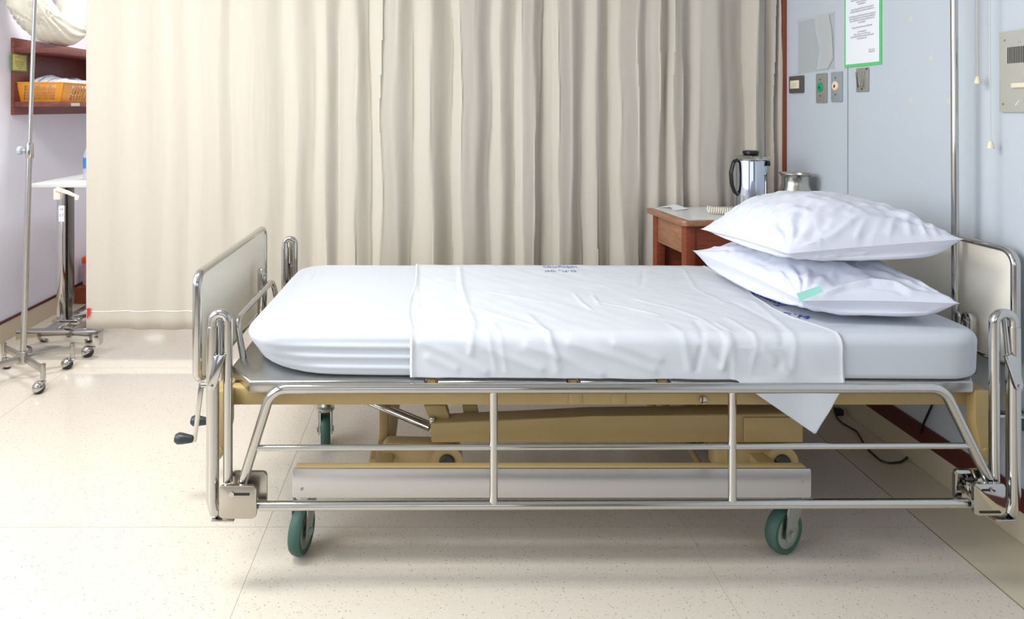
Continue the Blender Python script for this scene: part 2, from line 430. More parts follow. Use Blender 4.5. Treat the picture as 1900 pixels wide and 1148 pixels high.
# folding side rails
def rail(D, s, dx=0.0):
    """s: -1 rail on the camera side, +1 rail on the far side; D depth of the rail plane"""
    def q(px, py, d=0): v = P(px, py, 1.72); return Vector((v.x+dx, D+d*(-s), v.z))
    bm = B()
    tube(bm, fillet([q(451, 893), q(505, 719), q(1748, 718), q(1833, 892)], .055), .0125)
    tube(bm, [q(476, 936), q(1795, 931)], .0115)
    tube(bm, [q(472, 829), q(1793, 825)], .0072)
    for px in (915.5, 1357): tube(bm, [q(px, 720), q(px, 932)], .0102)
    r = obj('side_rail', bm, chrome, bed)
    for L in (1, 0):
        bm = B()
        if L: a, b2 = q(424, 890), q(396, 952)
        else: a, b2 = q(1842, 890), q(1877, 946)
        ztop = q(0, 580).z
        A = Vector((a.x, a.y, a.z)); T1 = Vector((a.x, a.y, ztop)); T2 = Vector((b2.x, a.y, ztop)); Bv = Vector((b2.x, b2.y, q(0, 925).z))
        e2 = Vector((b2.x+(.012 if L else -.012), b2.y, q(0, 952).z))
        tube(bm, fillet([A, T1, T2, Bv], abs(a.x-b2.x)/2*.98, 10)[:-1]+[Vector((b2.x, b2.y, q(0, 640).z))], .0118)
        obj('rail_hoop', bm, chrome, bed)
        bm = B()
        tube(bm, [Vector((b2.x, b2.y, q(0, 604).z)), Vector((b2.x, b2.y, q(0, 690).z)), Vector((b2.x, b2.y, q(0, 925).z)), Vector((e2.x-(.004 if L else -.004), b2.y, q(0, 948).z)), e2], [.0150, .0162, .0155, .0150, .011])
        # small strap that joins tube and plate at the bottom
        sx = 1 if L else -1
        box(bm, (min(e2.x-.012*sx, e2.x+.045*sx), D-.016, e2.z-.011), (max(e2.x-.012*sx, e2.x+.045*sx), D+.012, e2.z-.004), .003)
        obj('rail_post', bm, chrome, bed)
        # chrome sliding latch
        bm = B(); lx = b2.x+(.012 if L else -.012)
        p0 = Vector((lx+.010*(1 if L else -1), D+.010*s, q(0, 655).z)); p1 = Vector((lx-.006*(1 if L else -1), D+.016*s, q(0, 712).z))
        if L: w0, w1 = .014, .011
        else: w0, w1 = .013, .011
        prism(bm, [p0+Vector((-w0, 0, 0)), p0+Vector((0, 0, .006)), p0+Vector((w0, 0, 0)), p1+Vector((w1, 0, .008)), p1+Vector((w1*.6, 0, -.004)), p1+Vector((-w1*.6, 0, -.004)), p1+Vector((-w1, 0, .008))], (0, .010*s, 0), .002)
        lathe(bm, [(.004, 0), (.004, .002), (0, .003)], p1+Vector((0, .010*s, .006)), (0, s, 0), 10)
        tube(bm, [Vector((lx+.010*(1 if L else -1), D-.002*s, q(0, 585).z)), p0], .006, seg=10)
        obj('rail_latch', bm, chrome, bed)
        # plates at the lower corners
        bm = B()
        if L: x0, x1, y0, y1 = 413, 481, 949, 889
        else: x0, x1, y0, y1 = 1790, 1848, 943, 885
        a0, a1 = q(x0, y0), q(x1, y1)
        cx, cz = (a0.x+a1.x)/2, (a0.z+a1.z)/2
        o = rrect(a1.x-a0.x, a1.z-a0.z, .010, 5)
        prism(bm, [(cx+u, D+.016*s, cz+w) for u, w in o], (0, .009*s, 0), .0025)
        o = rrect(a1.x-a0.x, a1.z-a0.z, .010, 5); sh = .016*(1 if L else -1)
        prism(bm, [(cx+u+sh, D-.026*s, cz+w+.012) for u, w in o], (0, .009*s, 0), .002)
        box(bm, (cx-.02, D-.02, cz-.02), (cx+.02, D+.02, cz+.016), .003)
        pl = obj('corner_plate', bm, plategreyc if L else chrome, bed)
        bm = B()
        yy = D+.0258*s
        if L: box(bm, (cx-.017, yy-.0008, cz+.0175), (cx+.030, yy+.0008, cz+.0235), 0)
        else:
            box(bm, (cx-.02, yy-.0008, cz+.0215), (cx+.012, yy+.0008, cz+.0265), 0); obj('slot', bm, black, pl); bm = B()
            box(bm, (cx-.026, yy-.0008, cz-.033), (cx+.026, yy+.0008, cz-.029), 0)
        obj('slot', bm, black, pl)
        bm = B(); lathe(bm, [(.0065, 0), (.0065, .003), (0, .004)], (cx+(-.014 if L else .004), yy, cz+(.0205 if L else .024)), (0, s, 0), 14); obj('pin', bm, chrome, pl)
plategreyc = mat('nickel_plate', (186, 180, 170), .28, 1)
rail(1.715, -1)
rail(2.69, 1, -.030)

# base: stainless cover, beige chassis, scissor arms
x0, x1 = -.371, .990
bm = B(); o = rrect(x1-x0, .077, .006, 3)
prism(bm, [((x0+x1)/2+u, 1.795, .2155+w) for u, w in o], (0, .006, 0), .0015)
cv = obj('base_cover', bm, brushed, bed)
for px, py in ((560, 907), (1490, 892)):
    bm = B(); lathe(bm, [(.004, 0), (.004, .0012), (.0018, .0012), (.0018, .0004), (0, .0004)], P(px, py, 1.795), (0, -1, 0), 12); obj('screw', bm, plategrey, cv)
for y0, y1 in ((1.801, 1.833), (2.375, 2.44)):
    bm = B(); box(bm, (x0+.004, y0, .185), (x1-.006, y1, .2515), .003); obj('chassis_beam', bm, beige, bed)
for xx in (-.165, x1-.09):
    bm = B(); box(bm, (xx, 1.833, .190), (xx+.05, 2.375, .215), .004); obj('chassis_crossbeam', bm, beige, bed)
bm = B(); Y0, Y1 = 1.925, 1.985
prism(bm, [(-.0076, Y0, .258), (1.040, Y0, .258), (1.040, Y0, .330), (.99, Y0, .341), (.45, Y0, .333), (-.0076, Y0, .314)], (0, Y1-Y0, 0), .005)
box(bm, (.87, Y0-.006, .262), (1.034, Y0, .332), .003)
obj('lift_beam', bm, beige, bed)
# arms and pivots
def arm(xc, s, capx):
    bm = B(); D = 1.955
    prism(bm, [(xc-.165*s, D, .225), (xc-.15*s, D, .244), (xc+.05*s, D, .240), (xc+.068*s, D, .215), (xc+.055*s, D, .150), (xc+.02*s, D, .140), (xc-.13*s, D, .178), (xc-.165*s, D, .170)], (0, .05, 0), .010)
    lathe(bm, [(.044, 0), (.046, .006), (.046, .05)], (capx, D+.03, .197), (0, -1, 0), 28)
    a = obj('lift_arm', bm, beige, bed)
    bm = B(); lathe(bm, [(.0225, 0), (.022, .006), (.019, .009), (0, .010)], (capx, D-.020, .199), (0, -1, 0), 24); obj('pivot_cap', bm, dark, a)
arm(.015, 1, .037); arm(.965, 1, .985)
bm = B(); box(bm, (-.162, 2.03, .15), (-.136, 2.06, .41), .004); box(bm, (-.19, 2.0, .13), (-.13, 2.06, .175), .008); obj('lift_strut', bm, beige, bed)
bm = B()
prism(bm, [P(786, 752, 1.95), P(826, 752, 1.95), P(835, 775, 1.95), P(832, 786, 1.95), P(800, 786, 1.95)], (0, .05, 0), .004)
prism(bm, [P(858, 752, 2.0), P(885, 752, 2.0), P(892, 784, 2.0), P(862, 784, 2.0)], (0, .04, 0), .004)
box(bm, (-.02, 1.95, .40), (.14, 2.04, .452), .004)
obj('lift_bracket', bm, beige, bed)
bm = B(); lathe(bm, [(.007, -.012), (.008, -.010), (.008, .012), (.007, .014)], P(802, 783, 1.94), (0, 0, 1), 14); obj('clevis_pin', bm, chrome, bed)
bm = B(); tube(bm, [P(668, 738, 2.06), P(797, 793, 1.965)], .0105); tube(bm, [P(700, 745, 2.07), P(797, 785, 1.975)], .006); obj('crank_screw', bm, chrome, bed)
bm = B()
prism(bm, [P(1272, 752, 2.0), P(1292, 752, 2.0), P(1292, 775, 2.0), P(1272, 775, 2.0)], (0, .03, 0), .003)
prism(bm, [P(1296, 752, 2.05), P(1322, 752, 2.05), P(1322, 775, 2.05), P(1296, 775, 2.05)], (0, .03, 0), .003)
tube(bm, [P(1205, 745, 2.1), P(1222, 772, 2.1), P(1270, 800, 2.1)], .012)
tube(bm, [P(1228, 745, 2.1), P(1262, 780, 2.1)], .008)
tube(bm, [P(1276, 825, 2.1), P(1298, 862, 2.1)], .009)
box(bm, (.74, 1.98, .41), (.96, 2.12, .452), .004)
obj('lift_bracket', bm, beige, bed)
# long centre spindle under the deck
bm = B(); tube(bm, [(-.62, 2.10, .36), (.0, 2.10, .37)], .010); tube(bm, [(-.62, 2.22, .36), (.66, 2.22, .37)], .010); obj('crank_shaft', bm, chrome, bed)
for (D, kx, ky) in ((2.07, 342, 813), (2.19, 372, 780)):
    bm = B(); kz = P(kx, ky, D)
    xr = P(360, ky, D).x if D < 2.1 else P(388, ky, D).x
    top = Vector((xr+.022, D, .362)); bot = Vector((xr, D, kz.z-.004))
    tube(bm, [Vector((-.60, D, .362)), top+Vector((0, 0, 0))], .007)
    prism(bm, [top+Vector((-.008, 0, .008)), top+Vector((.008, 0, .008)), bot+Vector((.006, 0, -.008)), bot+Vector((-.006, 0, -.008))], (0, .008, 0), .002)
    c_ = obj('crank_handle', bm, chrome, bed)
    bm = B(); lathe(bm, [(.009, 0), (.011, .004), (.016, .030), (.0175, .044), (.012, .054), (0, .056)], bot+Vector((-.004, .004, 0)), (-1, 0, .05), 18); obj('knob', bm, knobm, c_)

def caster(cx, cy, yaw, tr, parent, name='caster'):
    """wheel touching the floor at (cx,cy); yaw = heading of the rolling plane"""
    R = Matrix.Rotation(yaw, 3, 'Z'); c = Vector((cx, cy, 0))
    def L(x, y, z): return c+R @ Vector((x, y, z))
    r = .061; sw = Vector((.028, 0, 0))
    bm = B()
    for s in (-1, 1):
        t = bmesh.new()
        pr = [(-.020, r-.012), (-.018, r-.018), (.0, r-.021), (.014, r-.010), (.016, r+.004), (.052, r+.075), (.052, r+.086), (-.002, r+.086), (-.014, r+.060)]
        a = [t.verts.new(L(x, s*.021, z)) for x, z in pr]; b2 = [t.verts.new(L(x, s*.0245, z)) for x, z in pr]
        t.faces.new(a); t.faces.new(b2)
        for i in range(len(a)):
            j = (i+1) % len(a); t.faces.new([a[i], a[j], b2[j], b2[i]])
        merge(bm, t)
        lathe(bm, [(.010, 0), (.010, .005), (0, .006)], L(0, s*.0245, r), R @ Vector((0, s, 0)), 6)
    lathe(bm, [(.030, 0), (.032, .004), (.032, .010), (.020, .014), (.014, .030)], L(.024, 0, r+.080), (0, 0, 1), 22)
    fk = obj(name, bm, zinc, parent)
    bm = B(); tp = [(r-.018, -.014), (r-.006, -.0165), (r-.0015, -.010), (r, 0), (r-.0015, .010), (r-.006, .0165), (r-.018, .014)]
    lathe(bm, tp, L(0, 0, r), R @ Vector((0, 1, 0)), 36); obj('tyre', bm, rubber, fk)
    bm = B(); lathe(bm, [(r-.018, -.0145), (r-.026, -.010), (.018, -.013), (.012, -.018), (.012, .018), (.018, .013), (r-.026, .010), (r-.018, .0145)], L(0, 0, r), R @ Vector((0, 1, 0)), 28); obj('hub', bm, zinc, fk)
caster(-.357, 1.848, math.radians(78), -1, bed)
caster(.945, 1.85, math.radians(28), -1, bed)
caster(-.385, 2.43, math.radians(-80), -1, bed)
caster(.93, 2.43, math.radians(35), -1, bed)
# corner bumper and drip pole at the head end
bm = B(); lathe(bm, [(.030, 0), (.0375, .004), (.0375, .026), (.030, .032)], (1.583, 1.83, .345), (0, 0, 1), 28); bp = obj('corner_bumper', bm, knobm, bed)
bm = B(); lathe(bm, [(.034, 0), (.037, .003), (.033, .008), (.010, .010), (.010, .014)], (1.583, 1.83, .377), (0, 0, 1), 28); box(bm, (1.47, 1.815, .378), (1.583, 1.845, .386), .002); obj('bumper_cap', bm, chrome, bp)
bm = B(); tube(bm, [(1.548, 2.03, .40), (1.544, 2.03, 1.30), (1.538, 2.03, 2.25)], .0098); obj('drip_pole', bm, chrome, bed)
bm = B(); box(bm, (1.530, 2.012, .44), (1.572, 2.048, .50), .004); tube(bm, fillet([(1.535, 2.0, .50), (1.535, 2.0, .60), (1.535, 2.02, .60), (1.535, 2.02, .50)], .009), .005, seg=10); obj('pole_clamp', bm, chrome, bed)

# ---------------------------------------------------------------- mattress in its fitted sheet
MR = Matrix.Rotation(math.radians(-1.0), 3, 'Z'); MC = Vector((.485, 2.215, 0)); MHX, MHY = 1.003, .405
MZ0, MZ1 = .483, .600
def mloc(x, y, z): return MC+MR @ Vector((x, y, 0))+Vector((0, 0, z))
def outl(ins, rad, n=10):
    """rounded rectangle in mattress coordinates, rad = corner radii (near-left, near-right, far-right, far-left)"""
    o = []
    for (sx, sy, a0), r in zip(((-1, -1, 180), (1, -1, 270), (1, 1, 0), (-1, 1, 90)), rad):
        cx, cy = sx*(MHX-r), sy*(MHY-r)
        for k in range(n+1):
            a = math.radians(a0+90*k/n); rr = r-ins
            o.append((cx+rr*math.cos(a), cy+rr*math.sin(a)))
    out = []
    for c in range(4):      # evenly spaced points along each straight side
        out += o[c*(n+1):(c+1)*(n+1)]
        p, q = o[c*(n+1)+n], o[((c+1) % 4)*(n+1)]; m_ = (90, 30, 90, 30)[c]
        for k in range(1, m_): out.append((p[0]+(q[0]-p[0])*k/m_, p[1]+(q[1]-p[1])*k/m_))
    return out
def smooth(a, b, x):
    t = max(0, min(1, (x-a)/(b-a))); return t*t*(3-2*t)
bm = B(); rings = []
prof = []
NR = 22; er = .026
for k in range(7): a = PI/2*k/6; prof.append((.020-.020*math.sin(a), MZ0+.016*(1-math.cos(a))))
for k in range(1, NR): prof.append((0, MZ0+.016+(MZ1-er-MZ0-.016)*k/NR))
for k in range(9): a = PI/2*k/8; prof.append((er*(1-math.cos(a)), MZ1-er+er*math.sin(a)))
for k in (1, 2, 3): prof.append((er+.02*k, MZ1))
for ins, z in prof:
    f = (z-MZ0)/(MZ1-MZ0)
    rad = (.255-.135*smooth(0, .85, f), .12-.01*f, .11, .155-.045*f)
    ring = []
    for (x, y) in outl(ins, rad):
        w = 0
        if y < -.2:
            m_ = smooth(-1.0, -.72, x)*(1-smooth(-.35, .0, x))
            w = m_*(math.sin((f*4.2+.06*math.sin(x*6)+x*.35)*2*PI)*.0034)*smooth(.02, .2, f)*(1-smooth(.7, .92, f))
        zz = z+.004*noise.noise(Vector((x*3, y*3, 1)))*(1 if f > .95 else 0)
        if f < .2: zz += .006*(1-smooth(-.99, -.6, x))*(1-f*5)
        ring.append(bm.verts.new(mloc(x, y+w, zz)))
    rings.append(ring)
for A, C in zip(rings, rings[1:]):
    m_ = len(A)
    for j in range(m_): bm.faces.new([A[j], A[(j+1) % m_], C[(j+1) % m_], C[j]])
bm.faces.new(rings[-1]); bm.faces.new(rings[0][::-1])
mattress = tag(obj('mattress', bm, sheet2, None, True, (MC.x, MC.y, MZ0)), 'thick mattress in a smooth white fitted sheet on the chrome bed', 'mattress')
def scribble(name, paths, w, m, parent, fn):
    """hand-stamped writing: each path is a list of (a,b) drawn as a thin raised ribbon of ink"""
    bm = B()
    for p in paths:
        q = [fn(a, b2) for a, b2 in p]
        for u, v in zip(q, q[1:]):
            d = (v-u); 
            if d.length < 1e-6: continue
            d.normalize(); sd = d.cross(Vector((0, 0, 1))).normalized()*w/2
            vs = [bm.verts.new(x_) for x_ in (u-sd-d*w*.3, v-sd+d*w*.3, v+sd+d*w*.3, u+sd-d*w*.3)]
            bm.faces.new(vs)
    return obj(name, bm, m, parent, False)

# ---------------------------------------------------------------- draw sheet across the mattress
def to_loc(px, py):
    v = G(px, py, MZ1+.004)-MC; v = MR.inverted() @ Vector((v.x, v.y, 0)); return (v.x, v.y)
crs = []
def crease(pts, h=.0035, w=.007, side=False):
    if side:  # on the near vertical face: second coordinate is -(drop)
        q = []
        for px, py in pts:
            v = P(px, py, 1.79); q.append((v.x-MC.x, -MHY-(MZ1-v.z)))
    else: q = [to_loc(*p) for p in pts]
    crs.append((q, h*.78, w))
crease([(1269, 500), (1290, 535), (1345, 562)], .0022, .006)
crease([(1180, 555), (1250, 572), (1300, 590), (1350, 622), (1364, 640)], .003, .007)
crease([(1110, 560), (1165, 570), (1222, 584)], .003, .006)
crease([(1105, 552), (1150, 541), (1190, 530), (1194, 500)], -.002, .007)
crease([(1100, 548), (1112, 566)], .003, .005)
crease([(1065, 545), (1080, 562), (1097, 574)], .003, .006)
crease([(1190, 540), (1255, 529)], -.0018, .006)
crease([(853, 495), (856, 530), (870, 575), (880, 600), (874, 628)], .0035, .008)
crease([(878, 570), (950, 592), (1000, 606), (1042, 632)], .0026, .007)
crease([(980, 585), (1045, 640)], .003, .010)
crease([(1290, 595), (1305, 615), (1313, 640)], -.0035, .008)
crease([(1330, 600), (1352, 612), (1366, 640)], .0035, .009)
crease([(1400, 560), (1450, 600), (1500, 640)], .0025, .008)
crease([(1350, 590), (1410, 625), (1425, 650)], .003, .008)
crease([(1360, 560), (1440, 600), (1470, 640)], -.003, .010)
crease([(1240, 600), (1300, 640)], .0025, .010)
crease([(905, 540), (1010, 560)], .0018, .008)
crease([(1210, 500), (1180, 515), (1120, 530)], .002, .008)
crease([(900, 610), (925, 640)], .002, .006); crease([(915, 600), (945, 640)], .002, .006)
crease([(775, 500), (773, 560), (782, 590), (777, 620)], .002, .005)
for p in ([(790, 640), (840, 662), (905, 695)], [(870, 632), (930, 660), (1010, 690)], [(985, 645), (1060, 670), (1120, 700)], [(1065, 640), (1140, 662), (1220, 690)],
          [(1366, 640), (1371, 688)], [(1313, 640), (1345, 680)], [(1425, 650), (1470, 690)], [(1150, 640), (1230, 670)], [(800, 668), (850, 690)]):
    crease(p, .0045, .012, True)
def wr(x, y):
    h = 0
    for q, a, w in crs:
        best = 1e9
        for (x0, y0), (x1, y1) in zip(q, q[1:]):
            dx, dy = x1-x0, y1-y0; L = dx*dx+dy*dy
            t = max(0, min(1, ((x-x0)*dx+(y-y0)*dy)/L)); d = math.hypot(x-x0-dx*t, y-y0-dy*t)
            best = min(best, d)
        if best < w*4: h += a*math.exp(-(best/w)**2)
    return h
bm = B(); NU, grid = 216, []
SY1 = MHY-.006
rows = []
for k in range(5): rows.append(('far', k/4))
for k in range(1, 131): rows.append(('top', k/130))
for k in range(1, 9): rows.append(('arc', k/8))
for k in range(1, 34): rows.append(('drop', k/33))
def hem(x):
    X = x+MC.x
    pts = [(-9, .4865), (.80, .4865), (1.006, .345), (1.085, .487), (9, .487)]
    for (a, za), (b2, zb_) in zip(pts, pts[1:]):
        if a <= X <= b2: return za+(zb_-za)*(X-a)/(b2-a)
def xr(y, kind):
    if kind in ('drop', 'arc'): return .597
    return .540+.006*math.sin(y*14)+.052*smooth(-.22, -.41, y)+.006*noise.noise(Vector((0, y*9, 4)))
tk = .0035
for kind, t in rows:
    row = []
    for i in range(NU+1):
        u = i/NU
        if kind == 'far': y, z, nx = MHY+tk, MZ1-er-.03*(1-t), (1, 0)
        elif kind == 'top':
            y = (MHY-er)+(-2*(MHY-er))*t; z = MZ1+tk; nx = (0, 1)
            if t < .03:
                a = PI/2*t/.03; y = MHY-er+(er+tk)*math.cos(a)-.0*t; z = MZ1-er+(er+tk)*math.sin(a)
        elif kind == 'arc':
            a = PI/2*t; y = -(MHY-er)-(er+tk)*math.sin(a); z = MZ1-er+(er+tk)*math.cos(a); nx = (-math.sin(a), math.cos(a))
        xl = -.557+.004*math.sin(y*11)+(.012 if kind in ('arc', 'drop') else .012*smooth(-.25, -.41, y))
        xx = xl+(xr(y if kind != 'drop' else -MHY, kind)-xl)*u
        if kind == 'drop':
            y = -MHY-tk; z0 = MZ1-er; z = z0+(hem(xx)-z0)*t; nx = (-1, 0)
        s_ = y if kind in ('top', 'far') else -MHY-(MZ1-z)
        w = wr(xx, s_)
        w += .0016*noise.noise(Vector((xx*7+s_*4, s_*9-xx*3, 2)))*(1 if kind != 'far' else 0)
        w += .0010*noise.noise(Vector((xx*22+s_*16, s_*10-xx*6, 5)))
        if kind in ('arc', 'drop'):
            f = min(1, (MZ1-z)/.04)
            w += f*.0030*(1+noise.noise(Vector((xx*11+z*14, z*6, 3))))
        # rolled hem along both cut edges
        e_ = min(u*(xr(y, kind)-xl), 1)
        if u*1.12 < .012: w += .0032*math.sin(PI*min(1, u*1.12/.012))
        if (1-u)*1.12 < .010: w += .0020*math.sin(PI*min(1, (1-u)*1.12/.010))
        w = max(w, -.0022)
        p = mloc(xx, y+nx[0]*w, z+nx[1]*w)
        if kind == 'drop' and t > .02 and p.x > .78:
            k_ = smooth(.50, .47, z)
            p.y = min(p.y, 1.7965)-.004*k_-.003*k_*math.sin((p.x-.8)*30)
        row.append(bm.verts.new(p))
    grid.append(row)
for A, C in zip(grid, grid[1:]):
    for i in range(NU): bm.faces.new([A[i], A[i+1], C[i+1], C[i]])
ds = obj('draw_sheet', bm, sheet, None, True, (MC.x, MC.y, MZ1))
tag(ds, 'creased white draw sheet spread across the mattress, one corner hanging behind the rail', 'sheet')
md = ds.modifiers.new('thickness', 'SOLIDIFY'); md.thickness = .0011; md.offset = -1
# stamped laundry marks, faced towards the far side of the bed
def thai(nm, s, size, px, py, m, parent, z, ang=PI, sq=1.0):
    c = G(px, py, z)
    text(nm, s, size, Matrix.Translation(c) @ Matrix.Rotation(ang, 4, 'Z') @ Matrix.Diagonal((1, sq, 1, 1)), m, parent)
thai('laundry_stamp', 'เจริญกรุง', .034, 1039, 494.6, inkblue, ds, MZ1+.0062, PI-.015, 1.15)
thai('laundry_stamp', 'ย.ก, ๖๙', .040, 1040, 502.5, inkblue, ds, MZ1+.0062, PI-.015, 1.05)
thai('laundry_stamp', 'โรงพยาบาล', .050, 1412, 548, inkdark, mattress, MZ1+.0012, PI/2+.15)
thai('laundry_stamp', 'ผ.๖', .055, 1476, 585, inkdark, mattress, MZ1+.0012, PI/2+.9)

# ---------------------------------------------------------------- pillows
def pcrease(p, creases):
    X = CX+p.x/p.y*F; Y = CY+(H-p.z)/p.y*F; h = 0
    for q, a, w in creases:
        best = 1e9; tt = 0; n_ = len(q)-1
        for k, ((x0, y0), (x1, y1)) in enumerate(zip(q, q[1:])):
            dx, dy = x1-x0, y1-y0; t = max(0, min(1, ((X-x0)*dx+(Y-y0)*dy)/(dx*dx+dy*dy))); d = math.hypot(X-x0-dx*t, Y-y0-dy*t)
            if d < best: best = d; tt = (k+t)/n_
        if best < w*3.5: h += a*math.exp(-(best/w)**2)*(.35+.65*math.sin(PI*min(1, max(0, tt))))
    return h
def pillow(name, label, corners, ztop, zbot, tipz, loc, seed, lip, creases, group='pillows stacked at the head of the bed'):
    """corners: near-left, near-right, far-right, far-left as (x,y,z) of the tips"""
    N = 96; c = [Vector(q) for q in corners]; bm = B(); top, bot = {}, {}
    def base(u, v):
        a = (1-u)/2; b2 = (1+u)/2; p = (c[0]*a+c[1]*b2)*((1-v)/2)+(c[3]*a+c[2]*b2)*((1+v)/2)
        # sides drawn in between the tips
        ctr = (c[0]+c[1]+c[2]+c[3])/4
        k = .055*((1-u*u)*abs(v)**3*.8+(1-v*v)*abs(u)**3)
        return p+(ctr-p)*k
    zc = sum(q.z for q in c)/4
    for i in range(N+1):
        for j in range(N+1):
            u = -math.cos(PI*i/N)*.5*1.0+(-1+2*i/N)*.5; v = -math.cos(PI*j/N)*.5+(-1+2*j/N)*.5
            p = base(u, v); e = (1-abs(u)**3.2)*(1-abs(v)**3.2)
            h = max(0, e)**.52 if e > 0 else 0
            r = max(abs(u), abs(v)); ed = math.exp(-((r-.86)/.10)**2)*min(1, (1-r)*14)*(1-(abs(u*v))**3)
            rad = Vector((p.x-(c[0].x+c[1].x+c[2].x+c[3].x)/4, p.y-(c[0].y+c[1].y+c[2].y+c[3].y)/4, 0))
            if rad.length > 1e-6: rad.normalize()
            # puckers that run out from the tips
            pk = 0
            for su, sv in ((-1, -1), (1, -1), (1, 1), (-1, 1)):
                du, dv = (u-su), (v-sv); d = math.hypot(du, dv); an = math.atan2(dv*sv, du*su)
                pk += math.sin(an*17+seed+su*2+3*noise.noise(Vector((u*2, v*2, seed))))*math.exp(-((d-.38)/.30)**2)*.0050
            ns = (noise.noise(Vector((u*2.3+seed, v*2.3, 0)))*.010+abs(noise.noise(Vector((u*3+v*2+seed, v*7-u*3, 3))))*-.012+noise.noise(Vector((u*9+seed, v*8, 5)))*.0028)
            m_ = min(1, (1-r)*6)
            zt_ = ztop-lip*0; q = p.copy()
            dome = (1-.30*(u*u*.9+v*v*.7))
            q.z = p.z+(ztop-p.z)*h*dome+(ns+pk)*m_
            cz2 = pcrease(q, creases)*min(1, (1-r)*30)
            q.z += cz2; q.y -= cz2*.4
            if r > .999: q += rad*.006
            top[i, j] = bm.verts.new(q)
            q2 = p+rad*ed*.030; q2.z = p.z+(zbot-p.z)*max(0, e)**.42+(ns*.4+pk*.5)*m_*.6
            if q2.z < zbot: q2.z = zbot
            if 0 < i < N and 0 < j < N and v < -.5:
                cz2 = pcrease(q2, creases)*min(1, (1-r)*30); q2.y -= cz2
            if 0 < i < N and 0 < j < N: bot[i, j] = bm.verts.new(q2)
            else: bot[i, j] = top[i, j]
    for i in range(N):
        for j in range(N):
            bm.faces.new([top[i, j], top[i+1, j], top[i+1, j+1], top[i, j+1]])
            vs = []
            for k in ((i, j), (i, j+1), (i+1, j+1), (i+1, j)):
                if bot[k] not in vs: vs.append(bot[k])
            if len(vs) > 2:
                try: bm.faces.new(vs)
                except ValueError: pass
    # hem of the open case end along the near side
    o = obj(name, bm, pcase, None, True, loc)
    tag(o, label, 'pillow', group); return o
def PW(px, py, D): return tuple(P(px, py, D))
lowp = pillow('pillow', 'lower white pillow with a mint fabric tab, lying directly on the mattress',
    [PW(1489, 557, 1.90), PW(1777, 562, 1.83), (1.42, 2.47, .69), PW(1287, 465, 2.46)], .762, .606, 0, (1.17, 2.15, .605), 1.3, .02,
    [([(1395, 488), (1430, 515), (1472, 548)], .006, 7), ([(1345, 468), (1395, 498), (1430, 530)], .004, 7), ([(1448, 500), (1452, 530), (1478, 560)], .005, 6),
     ([(1360, 490), (1420, 525), (1480, 556)], -.004, 6), ([(1529, 548), (1560, 532), (1615, 521), (1660, 526), (1690, 543), (1740, 550), (1775, 558)], .009, 4),
     ([(1529, 554), (1560, 540), (1615, 530), (1660, 535), (1690, 550), (1740, 557)], -.006, 5), ([(1680, 500), (1720, 530), (1765, 555)], .004, 7), ([(1500, 505), (1480, 520), (1490, 540)], .004, 6),
     ([(1720, 578), (1745, 570), (1770, 566)], .004, 4)])
topp = pillow('pillow', 'upper white pillow, resting on top of the other pillow',
    [PW(1463, 470, 1.90), PW(1785, 443, 1.88), (1.44, 2.45, .84), PW(1302, 425, 2.40)], .935, .757, 0, (1.19, 2.15, .74), 4.1, .02,
    [([(1463, 476), (1500, 456), (1522, 448), (1518, 478)], .006, 4), ([(1500, 466), (1550, 434), (1590, 402), (1616, 394)], .006, 6), ([(1530, 476), (1576, 462), (1590, 440), (1602, 412)], .006, 5),
     ([(1560, 474), (1604, 446), (1640, 412)], -.006, 7), ([(1600, 470), (1616, 440), (1638, 408)], .006, 6), ([(1642, 462), (1652, 428), (1660, 405)], .004, 5), ([(1692, 448), (1682, 410), (1690, 395)], .005, 6),
     ([(1722, 444), (1704, 408)], .005, 4), ([(1742, 440), (1722, 412)], .004, 4), ([(1762, 438), (1735, 415)], .003, 4), ([(1432, 372), (1424, 408), (1440, 452)], .004, 6), ([(1330, 414), (1386, 438), (1446, 468)], .004, 6),
     ([(1360, 396), (1410, 424), (1450, 452)], -.004, 8), ([(1520, 398), (1570, 378), (1620, 380)], .004, 9), ([(1640, 380), (1700, 400), (1770, 436)], .004, 8), ([(1463, 478), (1560, 474), (1680, 458), (1785, 444)], .005, 3)])
bm = B()
a, b2, c_, d_ = P(1478, 545, 1.868), P(1521, 530, 1.862), P(1528, 541, 1.856), P(1485, 559, 1.862)
prism(bm, [a, b2, c_, d_], (0, .0015, .0005)); obj('fabric_tab', bm, mintm, lowp)

